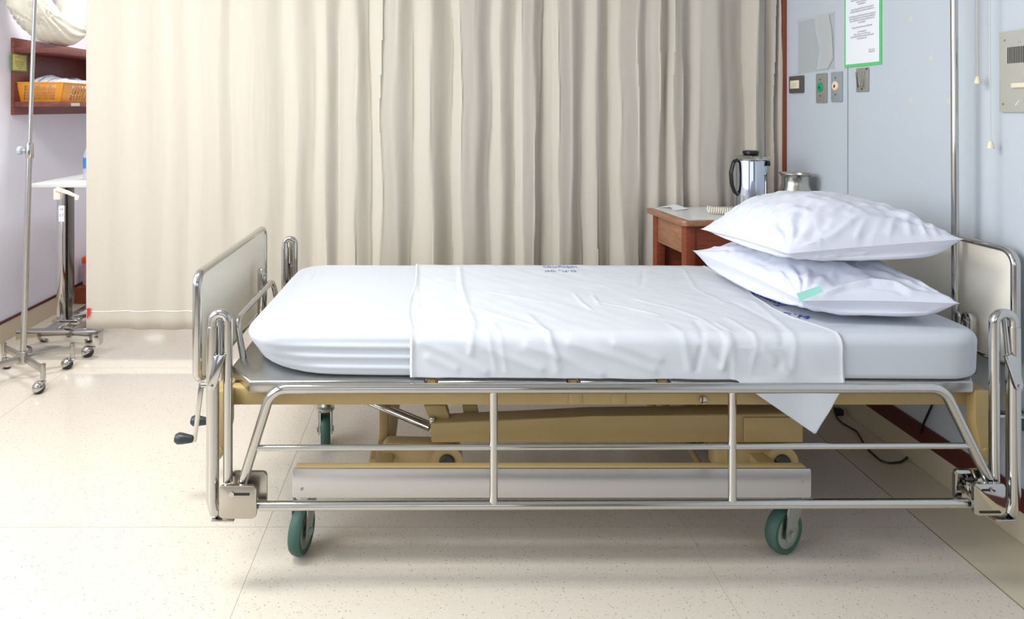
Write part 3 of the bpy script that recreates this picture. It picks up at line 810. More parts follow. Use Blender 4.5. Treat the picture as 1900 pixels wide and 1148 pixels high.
# ---------------------------------------------------------------- curtains
def curtain(name, label, x0, x1, y0, knots, zb, zt, loc, dens):
    """knots: list of (px, depth towards camera in m); sampled along X with cosine blending"""
    NX = dens; NZ = 46; bm = B(); rows = []
    kx = [(px-CX)/F*y0 for px, _ in knots]; kd = [d*(.45+.55*smooth(380, 900, px)) for px, d in knots]
    for iz in range(NZ+1):
        z = zb+(zt-zb)*iz/NZ; row = []; f = (z-zb)/(zt-zb)
        xs = []
        for i, x in enumerate(kx):
            sway = .020*noise.noise(Vector((i*1.7, z*1.3, 2)))+.012*noise.noise(Vector((i*3.1, z*3, 8)))
            xs.append(x+sway*(0 if i in (0, len(kx)-1) else 1))
        for i in range(1, len(xs)): xs[i] = max(xs[i], xs[i-1]+.004)
        j = 0
        for ix in range(NX+1):
            x = x0+(x1-x0)*ix/NX
            while j < len(xs)-2 and x > xs[j+1]: j += 1
            t = max(0, min(1, (x-xs[j])/(xs[j+1]-xs[j]))); t = t*t*(3-2*t)
            am = .66+.45*noise.noise(Vector((j*2.3, z*1.1, 5)))+.2*(1-f)
            d = (kd[j]*(1-t)+kd[j+1]*t)*am
            d += .004*noise.noise(Vector((x*9, z*1.2, 1)))+.0012*noise.noise(Vector((x*40, z*7, 1)))
            row.append(bm.verts.new((x, y0-d, z-(.004*math.sin(x*9) if iz == 0 else 0))))
        rows.append(row)
    for A, C in zip(rows, rows[1:]):
        for i in range(NX): bm.faces.new([A[i], A[i+1], C[i+1], C[i]])
    o = obj(name, bm, curt, None, True, loc)
    for p in o.data.polygons: p.use_smooth = True
    m = o.modifiers.new('thickness', 'SOLIDIFY'); m.thickness = .0012
    tag(o, label, 'curtain'); return o
YC = 3.14
# valleys (negative) and ridges (positive) along the drawn curtain
kn = [(160, 0), (190, .012), (231, -.012), (258, .012), (300, -.012), (318, .004), (344, -.016), (372, .018), (405, .014), (432, -.016), (468, .016), (492, .012), (522, -.022),
      (548, .020), (583, -.016), (604, .018), (630, -.024), (662, .022), (688, -.026), (708, .022), (735, .018), (765, -.030), (800, .030), (838, -.030),
      (856, .030), (880, .022), (911, -.026), (930, .012), (956, -.026), (968, .030), (990, .026), (1004, -.026), (1024, -.010), (1034, .030), (1058, .022), (1082, -.018), (1108, .012), (1132, -.036),
      (1150, .026), (1185, .020), (1200, -.006), (1222, .014), (1240, -.030), (1248, .030), (1265, .018), (1276, -.026), (1300, .012), (1330, .020), (1352, -.012), (1385, -.050), (1402, .034), (1412, .010), (1420, -.03)]
cur = curtain('privacy_curtain', 'long cream privacy curtain drawn behind the bed', P(160, 0, YC).x, P(1420, 0, YC).x, YC, kn, .186, 2.62, (0, YC, .186), 620)
kn2 = [(1424, -.030), (1431, .020), (1436, .024), (1440, -.010), (1444, .020), (1448, .022), (1451, -.016), (1455, .012), (1462, -.02)]
cur2 = curtain('privacy_curtain', 'narrow bunched cream curtain gathered against the red wall trim', P(1423, 0, 3.17).x, P(1459.5, 0, 3.17).x, 3.17, kn2, .20, 2.62, (1.56, 3.17, .2), 90)
# hem stitching, red tag
bm = B(); rows = []
zs = P(0, 577, YC).z
prev = None
src = cur.data.vertices
NX = 620
def cur_y(ix, z):
    # depth of the curtain surface at column ix and height z
    f = (z-.186)/(2.62-.186)*46; i0 = int(f); t = f-i0
    a = src[i0*(NX+1)+ix].co; b3 = src[(i0+1)*(NX+1)+ix].co
    return (a.x+(b3.x-a.x)*t)+cur.location.x, (a.y+(b3.y-a.y)*t)+cur.location.y
for ix in range(0, NX+1):
    x, y = cur_y(ix, zs); row = [bm.verts.new((x, y-dy, zs+dz)) for dz, dy in ((-.0022, .0008), (0, .0024), (.0022, .0008))]
    if prev:
        for k in (0, 1): bm.faces.new([prev[k], row[k], row[k+1], prev[k+1]])
    prev = row
obj('hem_stitch', bm, mat('hem_thread', (244, 240, 228), .9), cur)
bm = B(); q = [P(161, 572, YC-.012), P(168, 572, YC-.014), P(165, 585, YC-.014), P(161, 592, YC-.012)]; prism(bm, q, (0, .003, 0)); obj('edge_tape', bm, redm, cur)
bm = B()
box(bm, (XL, YC-.015, 2.62), (XR, YC+.015, 2.645), .003)
tag(obj('curtain_track', bm, wallf), 'white ceiling track that carries the cream curtains', 'curtain track')
for x in (-1.8, 0, 1.4): pass

# ---------------------------------------------------------------- nightstand and what stands on it
th = math.radians(5.8); ZN = .755
NL = Vector((P(1268, 409.5, 2.698).x, 2.698, 0)); na = Vector((math.cos(th), math.sin(th), 0)); nb = Vector((-math.sin(th), math.cos(th), 0))
ns_ = thing('nightstand', 'reddish wooden nightstand with a pale laminate top beside the bed', 'nightstand', tuple(NL))
NWd, NDp = .560, .355
def n3(a, b2, z): return NL+na*a+nb*b2+Vector((0, 0, z))
def nbox(bm, a0, a1, b0, b1, z0, z1, bev=.003):
    box(bm, tuple(n3((a0+a1)/2, (b0+b1)/2, (z0+z1)/2)-Vector(((a1-a0)/2, (b1-b0)/2, (z1-z0)/2))), tuple(n3((a0+a1)/2, (b0+b1)/2, (z0+z1)/2)+Vector(((a1-a0)/2, (b1-b0)/2, (z1-z0)/2))), bev, Matrix.Rotation(th, 3, 'Z'))
bm = B()
prism(bm, [n3(a, b2, ZN-.024) for a, b2 in ((0, .014), (.014, 0), (NWd-.014, 0), (NWd, .014), (NWd, NDp), (0, NDp))], (0, 0, .023), .004)
tp = obj('table_top', bm, woodl, ns_)
bm = B(); prism(bm, [n3(a, b2, ZN-.0012) for a, b2 in ((.030, .014), (NWd-.03, .014), (NWd-.03, NDp-.004), (.030, NDp-.004))], (0, 0, .0016)); obj('laminate_inset', bm, laminate, tp)
for a, b2 in ((.020, .020), (NWd-.06, .020), (.020, NDp-.06), (NWd-.06, NDp-.06)):
    bm = B(); nbox(bm, a, a+.040, b2, b2+.040, .03, ZN-.024); lg = obj('leg', bm, wood, ns_)
    bm = B(); lathe(bm, [(.014, 0), (.016, .006), (.016, .022), (.010, .03)], n3(a+.02, b2+.02, 0), (0, 0, 1), 16); obj('foot', bm, black, lg)
for a in (.026, NWd-.036):
    bm = B(); nbox(bm, a, a+.010, .058, NDp-.058, ZN-.142, ZN-.022); obj('side_apron', bm, woodl, ns_)
bm = B(); nbox(bm, .060, NWd-.060, .026, .040, ZN-.142, ZN-.026); obj('front_panel', bm, wood, ns_)
bm = B(); nbox(bm, .060, NWd-.060, NDp-.036, NDp-.026, .05, ZN-.026); obj('back_panel', bm, wood, ns_)
for z0, z1 in ((.05, .07), (.44, .455)):
    bm = B(); nbox(bm, .030, NWd-.030, .030, NDp-.03, z0, z1); obj('shelf', bm, wood, ns_)
bm = B(); nbox(bm, .300, NWd-.050, .040, NDp-.03, .07, .44); nbox(bm, .300, .312, .04, NDp-.03, .455, ZN-.03); obj('cupboard', bm, wood, ns_)
# steel jug
jc = n3(.385, .205, 0); jx = P(1393, 0, 2.93)
jc = Vector((jx.x, 2.93, ZN+.0006))
jug = thing('vacuum_jug', 'polished steel vacuum jug with black handle and black lid on the nightstand', 'jug', tuple(jc))
rj = .0655
bm = B(); lathe(bm, [(.0, 0), (rj-.004, 0), (rj, .004), (rj, .218), (rj-.001, .222)], jc, seg=48); obj('body', bm, mat('mirror_steel', (204, 212, 224), .06, 1), jug)
bm = B(); lathe(bm, [(rj+.001, .222), (rj+.0025, .225), (rj+.001, .229), (rj-.006, .237), (.040, .243), (.030, .246), (0, .246)], jc, seg=48)
prism(bm, [jc+Vector(v) for v in ((.050, -.014, .226), (.078, -.006, .230), (.078, .006, .230), (.050, .014, .226), (.045, .0, .224))], (0, 0, .008), .002); obj('rim', bm, chrome, jug)
bm = B(); lathe(bm, [(.020, .244), (.030, .247), (.0335, .252), (.0335, .256), (.030, .261), (.018, .263), (0, .263)], jc, seg=32); box(bm, tuple(jc+Vector((.043, -.062, .200))), tuple(jc+Vector((.055, -.045, .222))), .004); obj('lid_knob', bm, black, jug)
bm = B(); tube(bm, fillet([jc+Vector(v) for v in ((-.060, -.012, .222), (-.082, -.022, .218), (-.096, -.026, .170), (-.092, -.026, .120), (-.078, -.020, .088), (-.060, -.012, .074))], .03), [.0075]*100, seg=12, sc=((0, 1, 0), 1.3)); obj('handle', bm, black, jug)
# steel sputum pot at the wall
pc = Vector((P(1476, 0, 2.90).x, 2.90, ZN+.0006))
bm = B(); lathe(bm, [(0, 0), (.050, 0), (.068, .012), (.072, .045), (.068, .085), (.058, .110), (.0535, .125), (.054, .150), (.058, .160), (.0665, .165), (.0665, .168), (.056, .165), (.050, .150), (.050, .12), (.064, .08), (.066, .05), (.045, .012), (0, .010)], pc, seg=40)
tag(obj('steel_pot', bm, mat('satin_steel', (196, 192, 182), .22, 1), None, True, tuple(pc)), 'small round-shouldered steel pot beside the jug, close to the wall', 'pot')
# coiled cord
bm = B(); pts = []; a0 = P(1312, 378, 2.86); a1 = P(1370, 384, 2.83); a1.z = ZN+.0170; a0.z = ZN+.0185; turns = 14; nseg = turns*12
ax = (a1-a0); L_ = ax.length; ax.normalize(); sd = ax.cross(Vector((0, 0, 1))).normalized()
for k in range(nseg+1):
    t = k/nseg; an = 2*PI*turns*t; r_ = .0125
    pts.append(a0+ax*(L_*t)+sd*(math.cos(an)*r_)+Vector((0, 0, math.sin(an)*r_-.002*t+.010*math.exp(-(t/.15)**2)*.3)))
tube(bm, pts, .0030, seg=8); tag(obj('coiled_cord', bm, mat('cream_cord', (236, 228, 208), .45), None, True, tuple(a0)), 'cream coiled telephone-style cord lying on the nightstand top', 'cord')
# slip of paper
bm = B(); q = [(1222, 384), (1252, 381.5), (1260, 385), (1277, 388.5), (1250, 391), (1244, 387)]
vs = []
for k, (px, py) in enumerate(q):
    g = G(px, py, ZN+.0012); g.z += (.000, .006, .010, .003, .001, .008)[k]; vs.append(bm.verts.new(g))
cv_ = bm.verts.new(sum((v.co for v in vs), Vector())/6+Vector((0, 0, .003)))
for k in range(6): bm.faces.new([vs[k], vs[(k+1) % 6], cv_])
pp = obj('paper_slip', bm, paper, None, False, tuple(G(1250, 386, ZN))); m = pp.modifiers.new('thickness', 'SOLIDIFY'); m.thickness = .0006
tag(pp, 'crumpled slip of white paper on the nightstand corner', 'paper')

# ---------------------------------------------------------------- things on the right wall
def WR(px, py, out=0):
    """point on the right wall seen at a pixel"""
    D = XR*F/(px-CX); v = P(px, py, D); v.x = XR-out; return v
def wplate(bm, x0, x1, y0, y1, th_, r=.004, bev=.002, mi=0):
    a, b2 = WR(x0, y0), WR(x1, y1)       # top-left, bottom-right
    a2 = WR(x1, y0)
    ya, yb = a.y, b2.y; zt_ = (a.z+a2.z)/2 if False else a.z; zb_ = WR(x0, y1).z
    cy, cz = (ya+yb)/2, (zt_+zb_)/2; o = rrect(abs(ya-yb), abs(zt_-zb_), r, 4)
    prism(bm, [(XR-th_, cy+u, cz+w) for u, w in o], (th_-.0002, 0, 0), bev, mi)
    return cy, cz, abs(ya-yb), abs(zt_-zb_)
MWALL = Matrix(((0, 0, -1, 0), (-1, 0, 0, 0), (0, 1, 0, 0), (0, 0, 0, 1)))   # text facing -X
def at_wall(x, y, z): return Matrix.Translation((x, y, z)) @ MWALL
# framed notice: green frame, white sheet
nt = thing('notice', 'printed notice on white paper in a bright green frame on the pale wall', 'notice', tuple(WR(1602, 110)))
ya, yb = WR(1568.5, 0).y, WR(1637, 0).y; zb_ = WR(1568.5, 126).z; zt_ = zb_+.345
bm = B(); g = .012
for y0, y1, z0, z1 in ((yb, ya, zb_, zb_+g), (yb, ya, zt_-g, zt_), (yb, yb+g, zb_+g, zt_-g), (ya-g*.6, ya, zb_+g, zt_-g)):
    box(bm, (XR-.004, y0, z0), (XR-.0002, y1, z1), .0008)
obj('frame', bm, greenm, nt, False)
bm = B(); box(bm, (XR-.0025, yb+g, zb_+g), (XR-.0002, ya-g*.6, zt_-g)); shp = obj('paper', bm, paper, nt, False)
lines = ['ข้อปฏิบัติสำหรับผู้ป่วย', '', 'เพื่อความปลอดภัยของผู้ป่วยและทรัพย์สิน', 'โรงพยาบาลขอความร่วมมือจากท่านดังนี้', 'ขอแสดงความนับถือ', 'ห้องพักผู้ป่วย', '', 'กรุณาเก็บของมีค่าไว้กับตัวท่านหรือญาติ', 'หากมีข้อสงสัยโปรดติดต่อเจ้าหน้าที่พยาบาล', '', 'ทางโรงพยาบาลจะไม่รับผิดชอบต่อความสูญหาย', 'ของทรัพย์สินที่ท่านนำมาไว้ภายในห้องพักผู้ป่วย', 'ไม่ว่ากรณีใดทั้งสิ้น จึงเรียนมาเพื่อโปรดทราบ', 'และถือปฏิบัติ', '', 'ห้ามสูบบุหรี่และดื่มสุราภายในห้องพัก', '', 'เวลาเยี่ยมผู้ป่วย', 'ทุกวัน เวลา ๑๐.๐๐ ถึง ๒๐.๐๐', 'ญาติเฝ้าผู้ป่วยได้ไม่เกินหนึ่งคนต่อห้องพัก', 'โปรดแจ้งพยาบาล']
t = text('printed_text', '\n'.join(lines), .0088, at_wall(XR-.0028, (ya+yb)/2+.003, (zt_+zb_)/2+.022), ink, shp, .0001)
t = text('printed_text', 'ผู้อำนวยการ\nโรงพยาบาล', .0075, at_wall(XR-.0028, yb+.055, zb_+.055), ink, shp, .0001)
# clear plastic sleeve
clear = mat('clear_plastic', (206, 208, 204), .12, alpha=.42)
cloudy = mat('cloudy_plastic', (230, 232, 232), .4, alpha=.42)
sl = thing('plastic_sleeve', 'empty clear plastic document sleeve taped to the pale wall', 'document sleeve', tuple(WR(1515, 100)))
a, b2, c_, d_ = WR(1481, 42), WR(1549, 22), WR(1549, 128), WR(1481, 137)
bm = B(); NW = 22; gr = []
for i in range(NW+1):
    r_ = []
    for j in range(NW+1):
        u, v = i/NW, j/NW; p = (a*(1-u)+b2*u)*(1-v)+(d_*(1-u)+c_*u)*v
        p.x = XR-.0012-.004*max(0, noise.noise(Vector((u*6, v*2.2, 1))))*smooth(0, .15, v)*(smooth(.35, .6, u)); r_.append(bm.verts.new(p))
    gr.append(r_)
for i in range(NW):
    for j in range(NW):
        f = bm.faces.new([gr[i][j], gr[i+1][j], gr[i+1][j+1], gr[i][j+1]])
obj('sleeve', bm, clear, sl, True)
bm = B(); p0, p1 = WR(1481, 36), WR(1549, 20); p2, p3 = WR(1549, 26), WR(1481, 43)
prism(bm, [Vector((XR-.002, p.y, p.z)) for p in (p0, p1, p2, p3)], (.0012, 0, 0)); obj('tape_strip', bm, cloudy, sl, False)
bm = B(); q = [(1514, 32), (1540, 26), (1546, 60), (1548, 108), (1538, 127), (1518, 130), (1524, 90), (1516, 60)]
prism(bm, [Vector((XR-.0056, WR(*p).y, WR(*p).z)) for p in q], (.0006, 0, 0)); obj('crumpled_fold', bm, cloudy, sl, False)
# socket
def plate_thing(name, label, cat, x0, x1, y0, y1, m, th_, r=.004, group=None):
    t = thing(name, label, cat, tuple(WR((x0+x1)/2, (y0+y1)/2)), group)
    bm = B(); info = wplate(bm, x0, x1, y0, y1, th_, r); obj('plate', bm, m, t)
    return t, info
t, (cy, cz, w, h) = plate_thing('wall_socket', 'dark metal square wall socket with an ivory insert near the curtain', 'socket', 1468.5, 1493, 142, 173, platedark, .012)
bm = B(); box(bm, (XR-.015, cy-w*.30, cz-h*.24), (XR-.011, cy+w*.36, cz+h*.24), .001); ins = obj('insert', bm, ivory, t)
bm = B()
for dy in (-.008, .010): 
    box(bm, (XR-.0156, cy+dy-.003, cz+.001), (XR-.0148, cy+dy+.003, cz+.0025)); box(bm, (XR-.0156, cy+dy-.003, cz-.006), (XR-.0148, cy+dy+.003, cz-.0045)); 
obj('socket_hole', bm, dark, ins, False)
def buttonplate(label, x0, x1, y0, y1, m, bc, word, group=None):
    t, (cy, cz, w, h) = plate_thing('nurse_call_plate', label, 'switch plate', x0, x1, y0, y1, m, .008)
    bm = B(); lathe(bm, [(.019, 0), (.019, .003), (.017, .005), (0, .005)], (XR-.0078, cy+.003, cz+.004), (-1, 0, 0), 28); bt = obj('button', bm, bc, t)
    bm = B(); box(bm, (XR-.0135, cy-.002, cz-.003), (XR-.0128, cy+.008, cz+.008), .0002); obj('symbol', bm, mat('button_mark', (40, 60, 50), .6), bt)
    for dz in (.036, -.032):
        bm = B(); lathe(bm, [(.0035, 0), (.003, .001), (0, .0014)], (XR-.008, cy+.003, cz+dz), (-1, 0, 0), 10); obj('screw', bm, dark, t)
    if word: text('label', word, .010, at_wall(XR-.0082, cy+.003, cz+.046), mat('green_label_print', (110, 210, 140), .6), t, .0001)
buttonplate('narrow metal call plate with a round green button', 1517, 1536, 137, 191, plategrey, mat('green_button', (10, 160, 110), .4), 'CALL')
buttonplate('narrow metal call plate with a round peach button', 1545, 1564.5, 134, 189, plateblue, mat('peach_button', (250, 216, 180), .4), '')
t, (cy, cz, w, h) = plate_thing('wall_bracket', 'grey metal wall plate with two slanted bracket fins below the green notice', 'bracket', 1590.5, 1613.5, 127, 171, plategrey, .005)
bm = B()
for s in (-1, 1):
    prism(bm, [(XR-.005, cy+s*.022, cz+.030), (XR-.005, cy+s*.018, cz+.030), (XR-.005, cy+s*.009, cz-.028), (XR-.005, cy+s*.013, cz-.028)], (-.012, 0, 0), .001)
obj('fin', bm, chrome, t)
for dy, dz in ((.0, -.034), (-.028, .040)):
    bm = B(); lathe(bm, [(.004, 0), (.003, .0015), (0, .002)], (XR-.005, cy+dy, cz+dz), (-1, 0, 0), 10); obj('screw', bm, dark, t)
# pull cords with little bell tassels
def pull(px, py, out, lab, two):
    D = (XR-out)*F/(px-CX); v = P(px, py, D)
    t = thing('pull_cord', lab, 'pull cord', tuple(v))
    bm = B(); lathe(bm, [(0, -.010), (.008, -.010), (.009, -.006), (.0065, .004), (.0045, .010), (.003, .012), (0, .012)], v, (0, 0, 1), 18); obj('tassel', bm, ivory, t)
    cm = MATS.get('pale_cord') or mat('pale_cord', (206, 204, 194), .7)
    bm = B()
    if two:
        tube(bm, [v+Vector((0, 0, .010)), v+Vector((-.002, 0, .28)), v+Vector((-.003, 0, ZC-v.z-.002))], .0011, seg=6)
        tube(bm, [v+Vector((.001, 0, .010)), v+Vector((.003, 0, .28)), v+Vector((.004, 0, ZC-v.z-.002))], .0011, seg=6)
    else: tube(bm, [v+Vector((0, 0, .010)), v+Vector((0, .002, .30)), v+Vector((0, .004, ZC-v.z-.002))], .0012, seg=6)
    obj('cord', bm, cm, t)
pull(1814, 149, .030, 'double-stranded pull cord with a pale bell tassel, the upper of the two tassels', True)
pull(1838, 269, .030, 'single thin pull cord ending lower, nearer the intercom', False)
# intercom
t = thing('intercom_panel', 'beige-grey wall intercom panel with a slotted speaker grille at the right edge', 'intercom', tuple(WR(1880, 130)))
ya = WR(1860, 0).y; zt_ = WR(1862, 60).z; zb_ = WR(1860, 208).z; wd = .30
bm = B(); o = rrect(wd, zt_-zb_, .004, 4); cy, cz = ya-wd/2, (zt_+zb_)/2
prism(bm, [(XR-.010, cy+u, cz+w) for u, w in o], (.0098, 0, 0), .0015); obj('plate', bm, panelgrey, t)
bm = B()
for k in range(20):
    y = WR(1876, 0).y-k*.0056; box(bm, (XR-.0106, y-.0032, WR(1876, 118).z), (XR-.0098, y, WR(1876, 88).z))
tag(obj('grille', bm, dark, t, False))
bm = B(); y1 = WR(1887, 0).y; box(bm, (XR-.018, y1-.06, WR(1887, 163).z), (XR-.009, y1, WR(1887, 154).z), .0015); obj('lever', bm, ivory, t)
for px, py in ((1871, 75), (1868, 193)):
    bm = B(); lathe(bm, [(.0035, 0), (.003, .001), (0, .0015)], WR(px, py, .010), (-1, 0, 0), 10); obj('screw', bm, chrome, t)
bm = B()
for px in (1896.5, 1900): box(bm, (XR-.0106, WR(px, 0).y-.002, WR(px, 78.5).z), (XR-.0098, WR(px, 0).y, WR(px, 77).z))
obj('print_mark', bm, ink, t, False)
bm = B(); p = WR(1891, 195, .0104); tube(bm, [p, WR(1898, 186, .0104)], .0012, seg=6); obj('pointer_mark', bm, paper, t)

# power cord on the floor and up the wall
bm = B(); pts = [G(1556, 764, .012), G(1550, 772, .006), G(1562, 784, .005), G(1590, 800, .005), G(1607, 830, .005), G(1640, 860, .005), G(1672, 857, .005), G(1700, 835, .005)]
v = WR(1716, 800, .016); v2 = WR(1736, 752, .012); v3 = Vector((v2.x+.006, v2.y-.02, .42))
pts += [Vector((v.x, v.y, v.z)), v2, v3]
tube(bm, fillet(pts, .05), .0034, seg=8)
box(bm, tuple(G(1556, 764, .012)-Vector((.014, .014, .010))), tuple(G(1556, 764, .012)+Vector((.014, .014, .014))), .004)
tag(obj('power_cord', bm, black, None, True, tuple(G(1640, 860))), 'thin black power cord looping over the floor and up the wall under the bed head', 'cord')

# ---------------------------------------------------------------- drip stand at the left
hb = G(43, 689, 0); hub = Vector((P(43, 0, 3.05).x, 3.05, .085))
st = thing('drip_stand', 'brushed steel drip stand on four small casters in front of the overbed table', 'drip stand', (hub.x, hub.y, 0))
bm = B(); tube(bm, [hub, hub+Vector((.028, 0, .92))], .0125); obj('lower_pole', bm, steel, st)
top = hub+Vector((.066, 0, 2.0))
bm = B(); tube(bm, [hub+Vector((.0275, 0, .90)), top], .0088)
for s in (-1, 1):
    tube(bm, fillet([top-Vector((0, 0, .01)), top+Vector((s*.07, 0, -.01)), top+Vector((s*.07, 0, .03))], .015), .004, seg=8)
obj('upper_pole', bm, steel, st)
cz_ = P(0, 279, 3.05).z; cxp = hub.x+.0285
bm = B(); lathe(bm, [(.0165, -.035), (.018, -.03), (.018, .03), (.0165, .035)], (cxp, 3.05, cz_), (0, 0, 1), 20); cl_ = obj('height_clamp', bm, chrome, st)
bm = B(); tube(bm, [(cxp-.014, 3.045, cz_), (cxp-.028, 3.042, cz_)], .006); lathe(bm, [(.010, 0), (.0185, .004), (.0185, .018), (.012, .022), (0, .022)], (cxp-.026, 3.042, cz_), (-1, -.1, 0), 9); obj('clamp_knob', bm, mat('grey_knob', (176, 184, 192), .5), cl_)
bm = B(); box(bm, (hub.x-.020, hub.y-.020, .062), (hub.x+.020, hub.y+.020, .118), .003); obj('base_hub', bm, steel, st)
def small_caster(c, yaw, parent, r=.024, name='caster'):
    R = Matrix.Rotation(yaw, 3, 'Z')
    def L(x, y, z): return Vector((c[0], c[1], 0))+R @ Vector((x, y, z))
    bm = B()
    tr_ = [(.006, -.014), (r-.004, -.014), (r, -.010), (r, -.002), (r-.003, 0), (r, .002), (r, .010), (r-.004, .014), (.006, .014)]
    lathe(bm, tr_, L(0, 0, r), R @ Vector((0, 1, 0)), 24); w = obj(name, bm, dark, parent)
    bm = B()   # ball-shaped hood with stem
    t2 = bmesh.new(); bmesh.ops.create_uvsphere(t2, u_segments=20, v_segments=12, radius=r*1.14)
    bmesh.ops.bisect_plane(t2, geom=t2.verts[:]+t2.edges[:]+t2.faces[:], plane_co=(0, 0, -r*.05), plane_no=(.5, 0, -1), clear_outer=True)
    bmesh.ops.scale(t2, verts=t2.verts, vec=(1, .86, 1)); bmesh.ops.rotate(t2, verts=t2.verts, cent=(0, 0, 0), matrix=R); bmesh.ops.translate(t2, verts=t2.verts, vec=L(0, 0, r)); merge(bm, t2)
    lathe(bm, [(.012, 0), (.012, .008), (.006, .012), (.006, .030)], L(r*.85, 0, r+.012), (0, 0, 1), 14)
    obj('hood', bm, chrome, w)
    return L(r*.85, 0, 0)
ends = []
for k, (px, py, yaw) in enumerate(((72, 729, 1.2), (125, 684, .5), (12, 683, 2.6), (-42, 731, 2.0))):
    g = G(px, py); s = small_caster((g.x, g.y), yaw, st); ends.append(s)
for e_ in ends:
    bm = B(); d = (Vector((e_.x, e_.y, 0))-Vector((hub.x, hub.y, 0))); L_ = d.length; an = math.atan2(d.y, d.x)
    m_ = Vector(((e_.x+hub.x)/2, (e_.y+hub.y)/2, .088))
    box(bm, tuple(m_-Vector((L_/2-.01, .007, .014))), tuple(m_+Vector((L_/2-.004, .007, .014))), .002, Matrix.Rotation(an, 3, 'Z'))
    lathe(bm, [(.0095, .052), (.0105, .056), (.0105, .112), (.0095, .116)], (e_.x, e_.y, 0), (0, 0, 1), 16)
    obj('base_leg', bm, steel, st)

# ---------------------------------------------------------------- overbed table behind the curtain
tbx = P(108, 0, 3.55)
ot = thing('overbed_table', 'overbed table with white top and chrome column, half hidden by the curtain', 'table', (-1.87, 3.55, 0))
zt_ = .812
bm = B(); xa = P(59, 340, 3.52).x; box(bm, (xa, 3.50, zt_-.020), (xa+.44, 4.12, zt_), .004); ttp = obj('table_top', bm, laminate, ot)
bm = B(); lathe(bm, [(.009, 0), (.009, .02), (0, .022)], (xa+.002, 3.53, zt_-.012), (-1, 0, 0), 12); obj('corner_knob', bm, plategrey, ttp)
cx_ = P(113, 0, 3.50).x
bm = B(); box(bm, (cx_-.016, 3.485, .10), (cx_+.016, 3.515, .70), .003); box(bm, (cx_-.013, 3.488, .70), (cx_+.013, 3.512, .792), .002); obj('column', bm, chrome, ot)
bm = B(); box(bm, (P(120, 0, 3.57).x, 3.54, .22), (P(133, 0, 3.57).x, 3.60, .792), .003); box(bm, (P(121, 0, 3.57).x, 3.545, .10), (P(131, 0, 3.57).x, 3.59, .22), .003); obj('rear_column', bm, mat('dark_steel_column', (120, 118, 112), .25, 1), ot)
bm = B(); a, b2 = P(105, 351, 3.46), P(146, 366, 3.46)
tube(bm, [a, (a+b2)/2+Vector((0, 0, .004)), b2], [.012, .010, .007]); lathe(bm, [(.009, 0), (.010, .01), (0, .013)], b2+Vector((-.004, -.004, -.003)), (0, -1, 0), 14); box(bm, (cx_-.018, 3.462, .735), (cx_+.016, 3.49, .79), .003); obj('height_lever', bm, cream, ot)
bm = B(); a = P(109, 381, 3.483); b2 = P(119, 411, 3.483); box(bm, (a.x, 3.4815, b2.z), (b2.x, 3.4845, a.z)); lb = obj('asset_label', bm, paper, ot, False)
for k, s_ in enumerate(('14', '2.7')):
    text('printed_number', s_, .018, Matrix.Translation(((a.x+b2.x)/2, 3.4812, a.z-.02-.03*k)) @ Matrix.Rotation(PI/2, 4, 'X'), ink, lb, .0001)
xb0, xb1 = P(32, 0, 3.3).x, P(187, 0, 3.3).x
bm = B(); box(bm, (xb0, 3.285, .058), (xb1, 3.325, .130), .003); box(bm, (xb0+.08, 3.88, .068), (-1.45, 3.92, .12), .003)
box(bm, (cx_-.03, 3.325, .075), (cx_+.05, 3.885, .105), .003); obj('base_frame', bm, chrome, ot)
bm = B(); box(bm, (cx_-.03, 3.47, .10), (cx_+.10, 3.61, .125), .003); lathe(bm, [(.02, 0), (.022, .01), (.014, .03), (0, .032)], (cx_+.09, 3.52, .12), (.3, 0, 1), 16)
lathe(bm, [(.018, 0), (.02, .01), (.012, .03), (0, .032)], (cx_+.13, 3.56, .145), (.3, 0, 1), 16); box(bm, (cx_+.04, 3.5, .10), (cx_+.16, 3.58, .15), .004, Matrix.Rotation(-.5, 3, 'Y')); obj('pedestal', bm, chrome, ot)
for (px, py, yaw) in ((163, 662, .5),):
    g = G(px, py); small_caster((g.x, g.y), yaw, ot, .026)
small_caster((xb0+.04, 3.305), 2.6, ot, .026); small_caster((xb0+.12, 3.90), 2.6, ot, .026); small_caster((-1.50, 3.90), .4, ot, .026)
bx = Vector((P(166, 0, 3.72).x, 3.72, zt_+.0006))
bot_ = thing('water_bottle', 'clear plastic bottle with a blue label on the white table, behind the curtain edge', 'bottle', tuple(bx))
bm = B(); lathe(bm, [(0, 0), (.028, 0), (.031, .004), (.031, .13), (.020, .165), (.012, .175), (.012, .19), (0, .19)], bx, seg=24); obj('body', bm, mat('clear_bottle', (226, 236, 244), .1, alpha=.45), bot_)
bm = B(); lathe(bm, [(.0315, .06), (.0318, .062), (.0318, .115), (.0315, .117)], bx, seg=24); obj('label', bm, mat('blue_label', (60, 130, 200), .4), bot_)
bm = B(); lathe(bm, [(.014, .186), (.014, .204), (0, .204)], bx, seg=18); obj('cap', bm, paper, bot_)

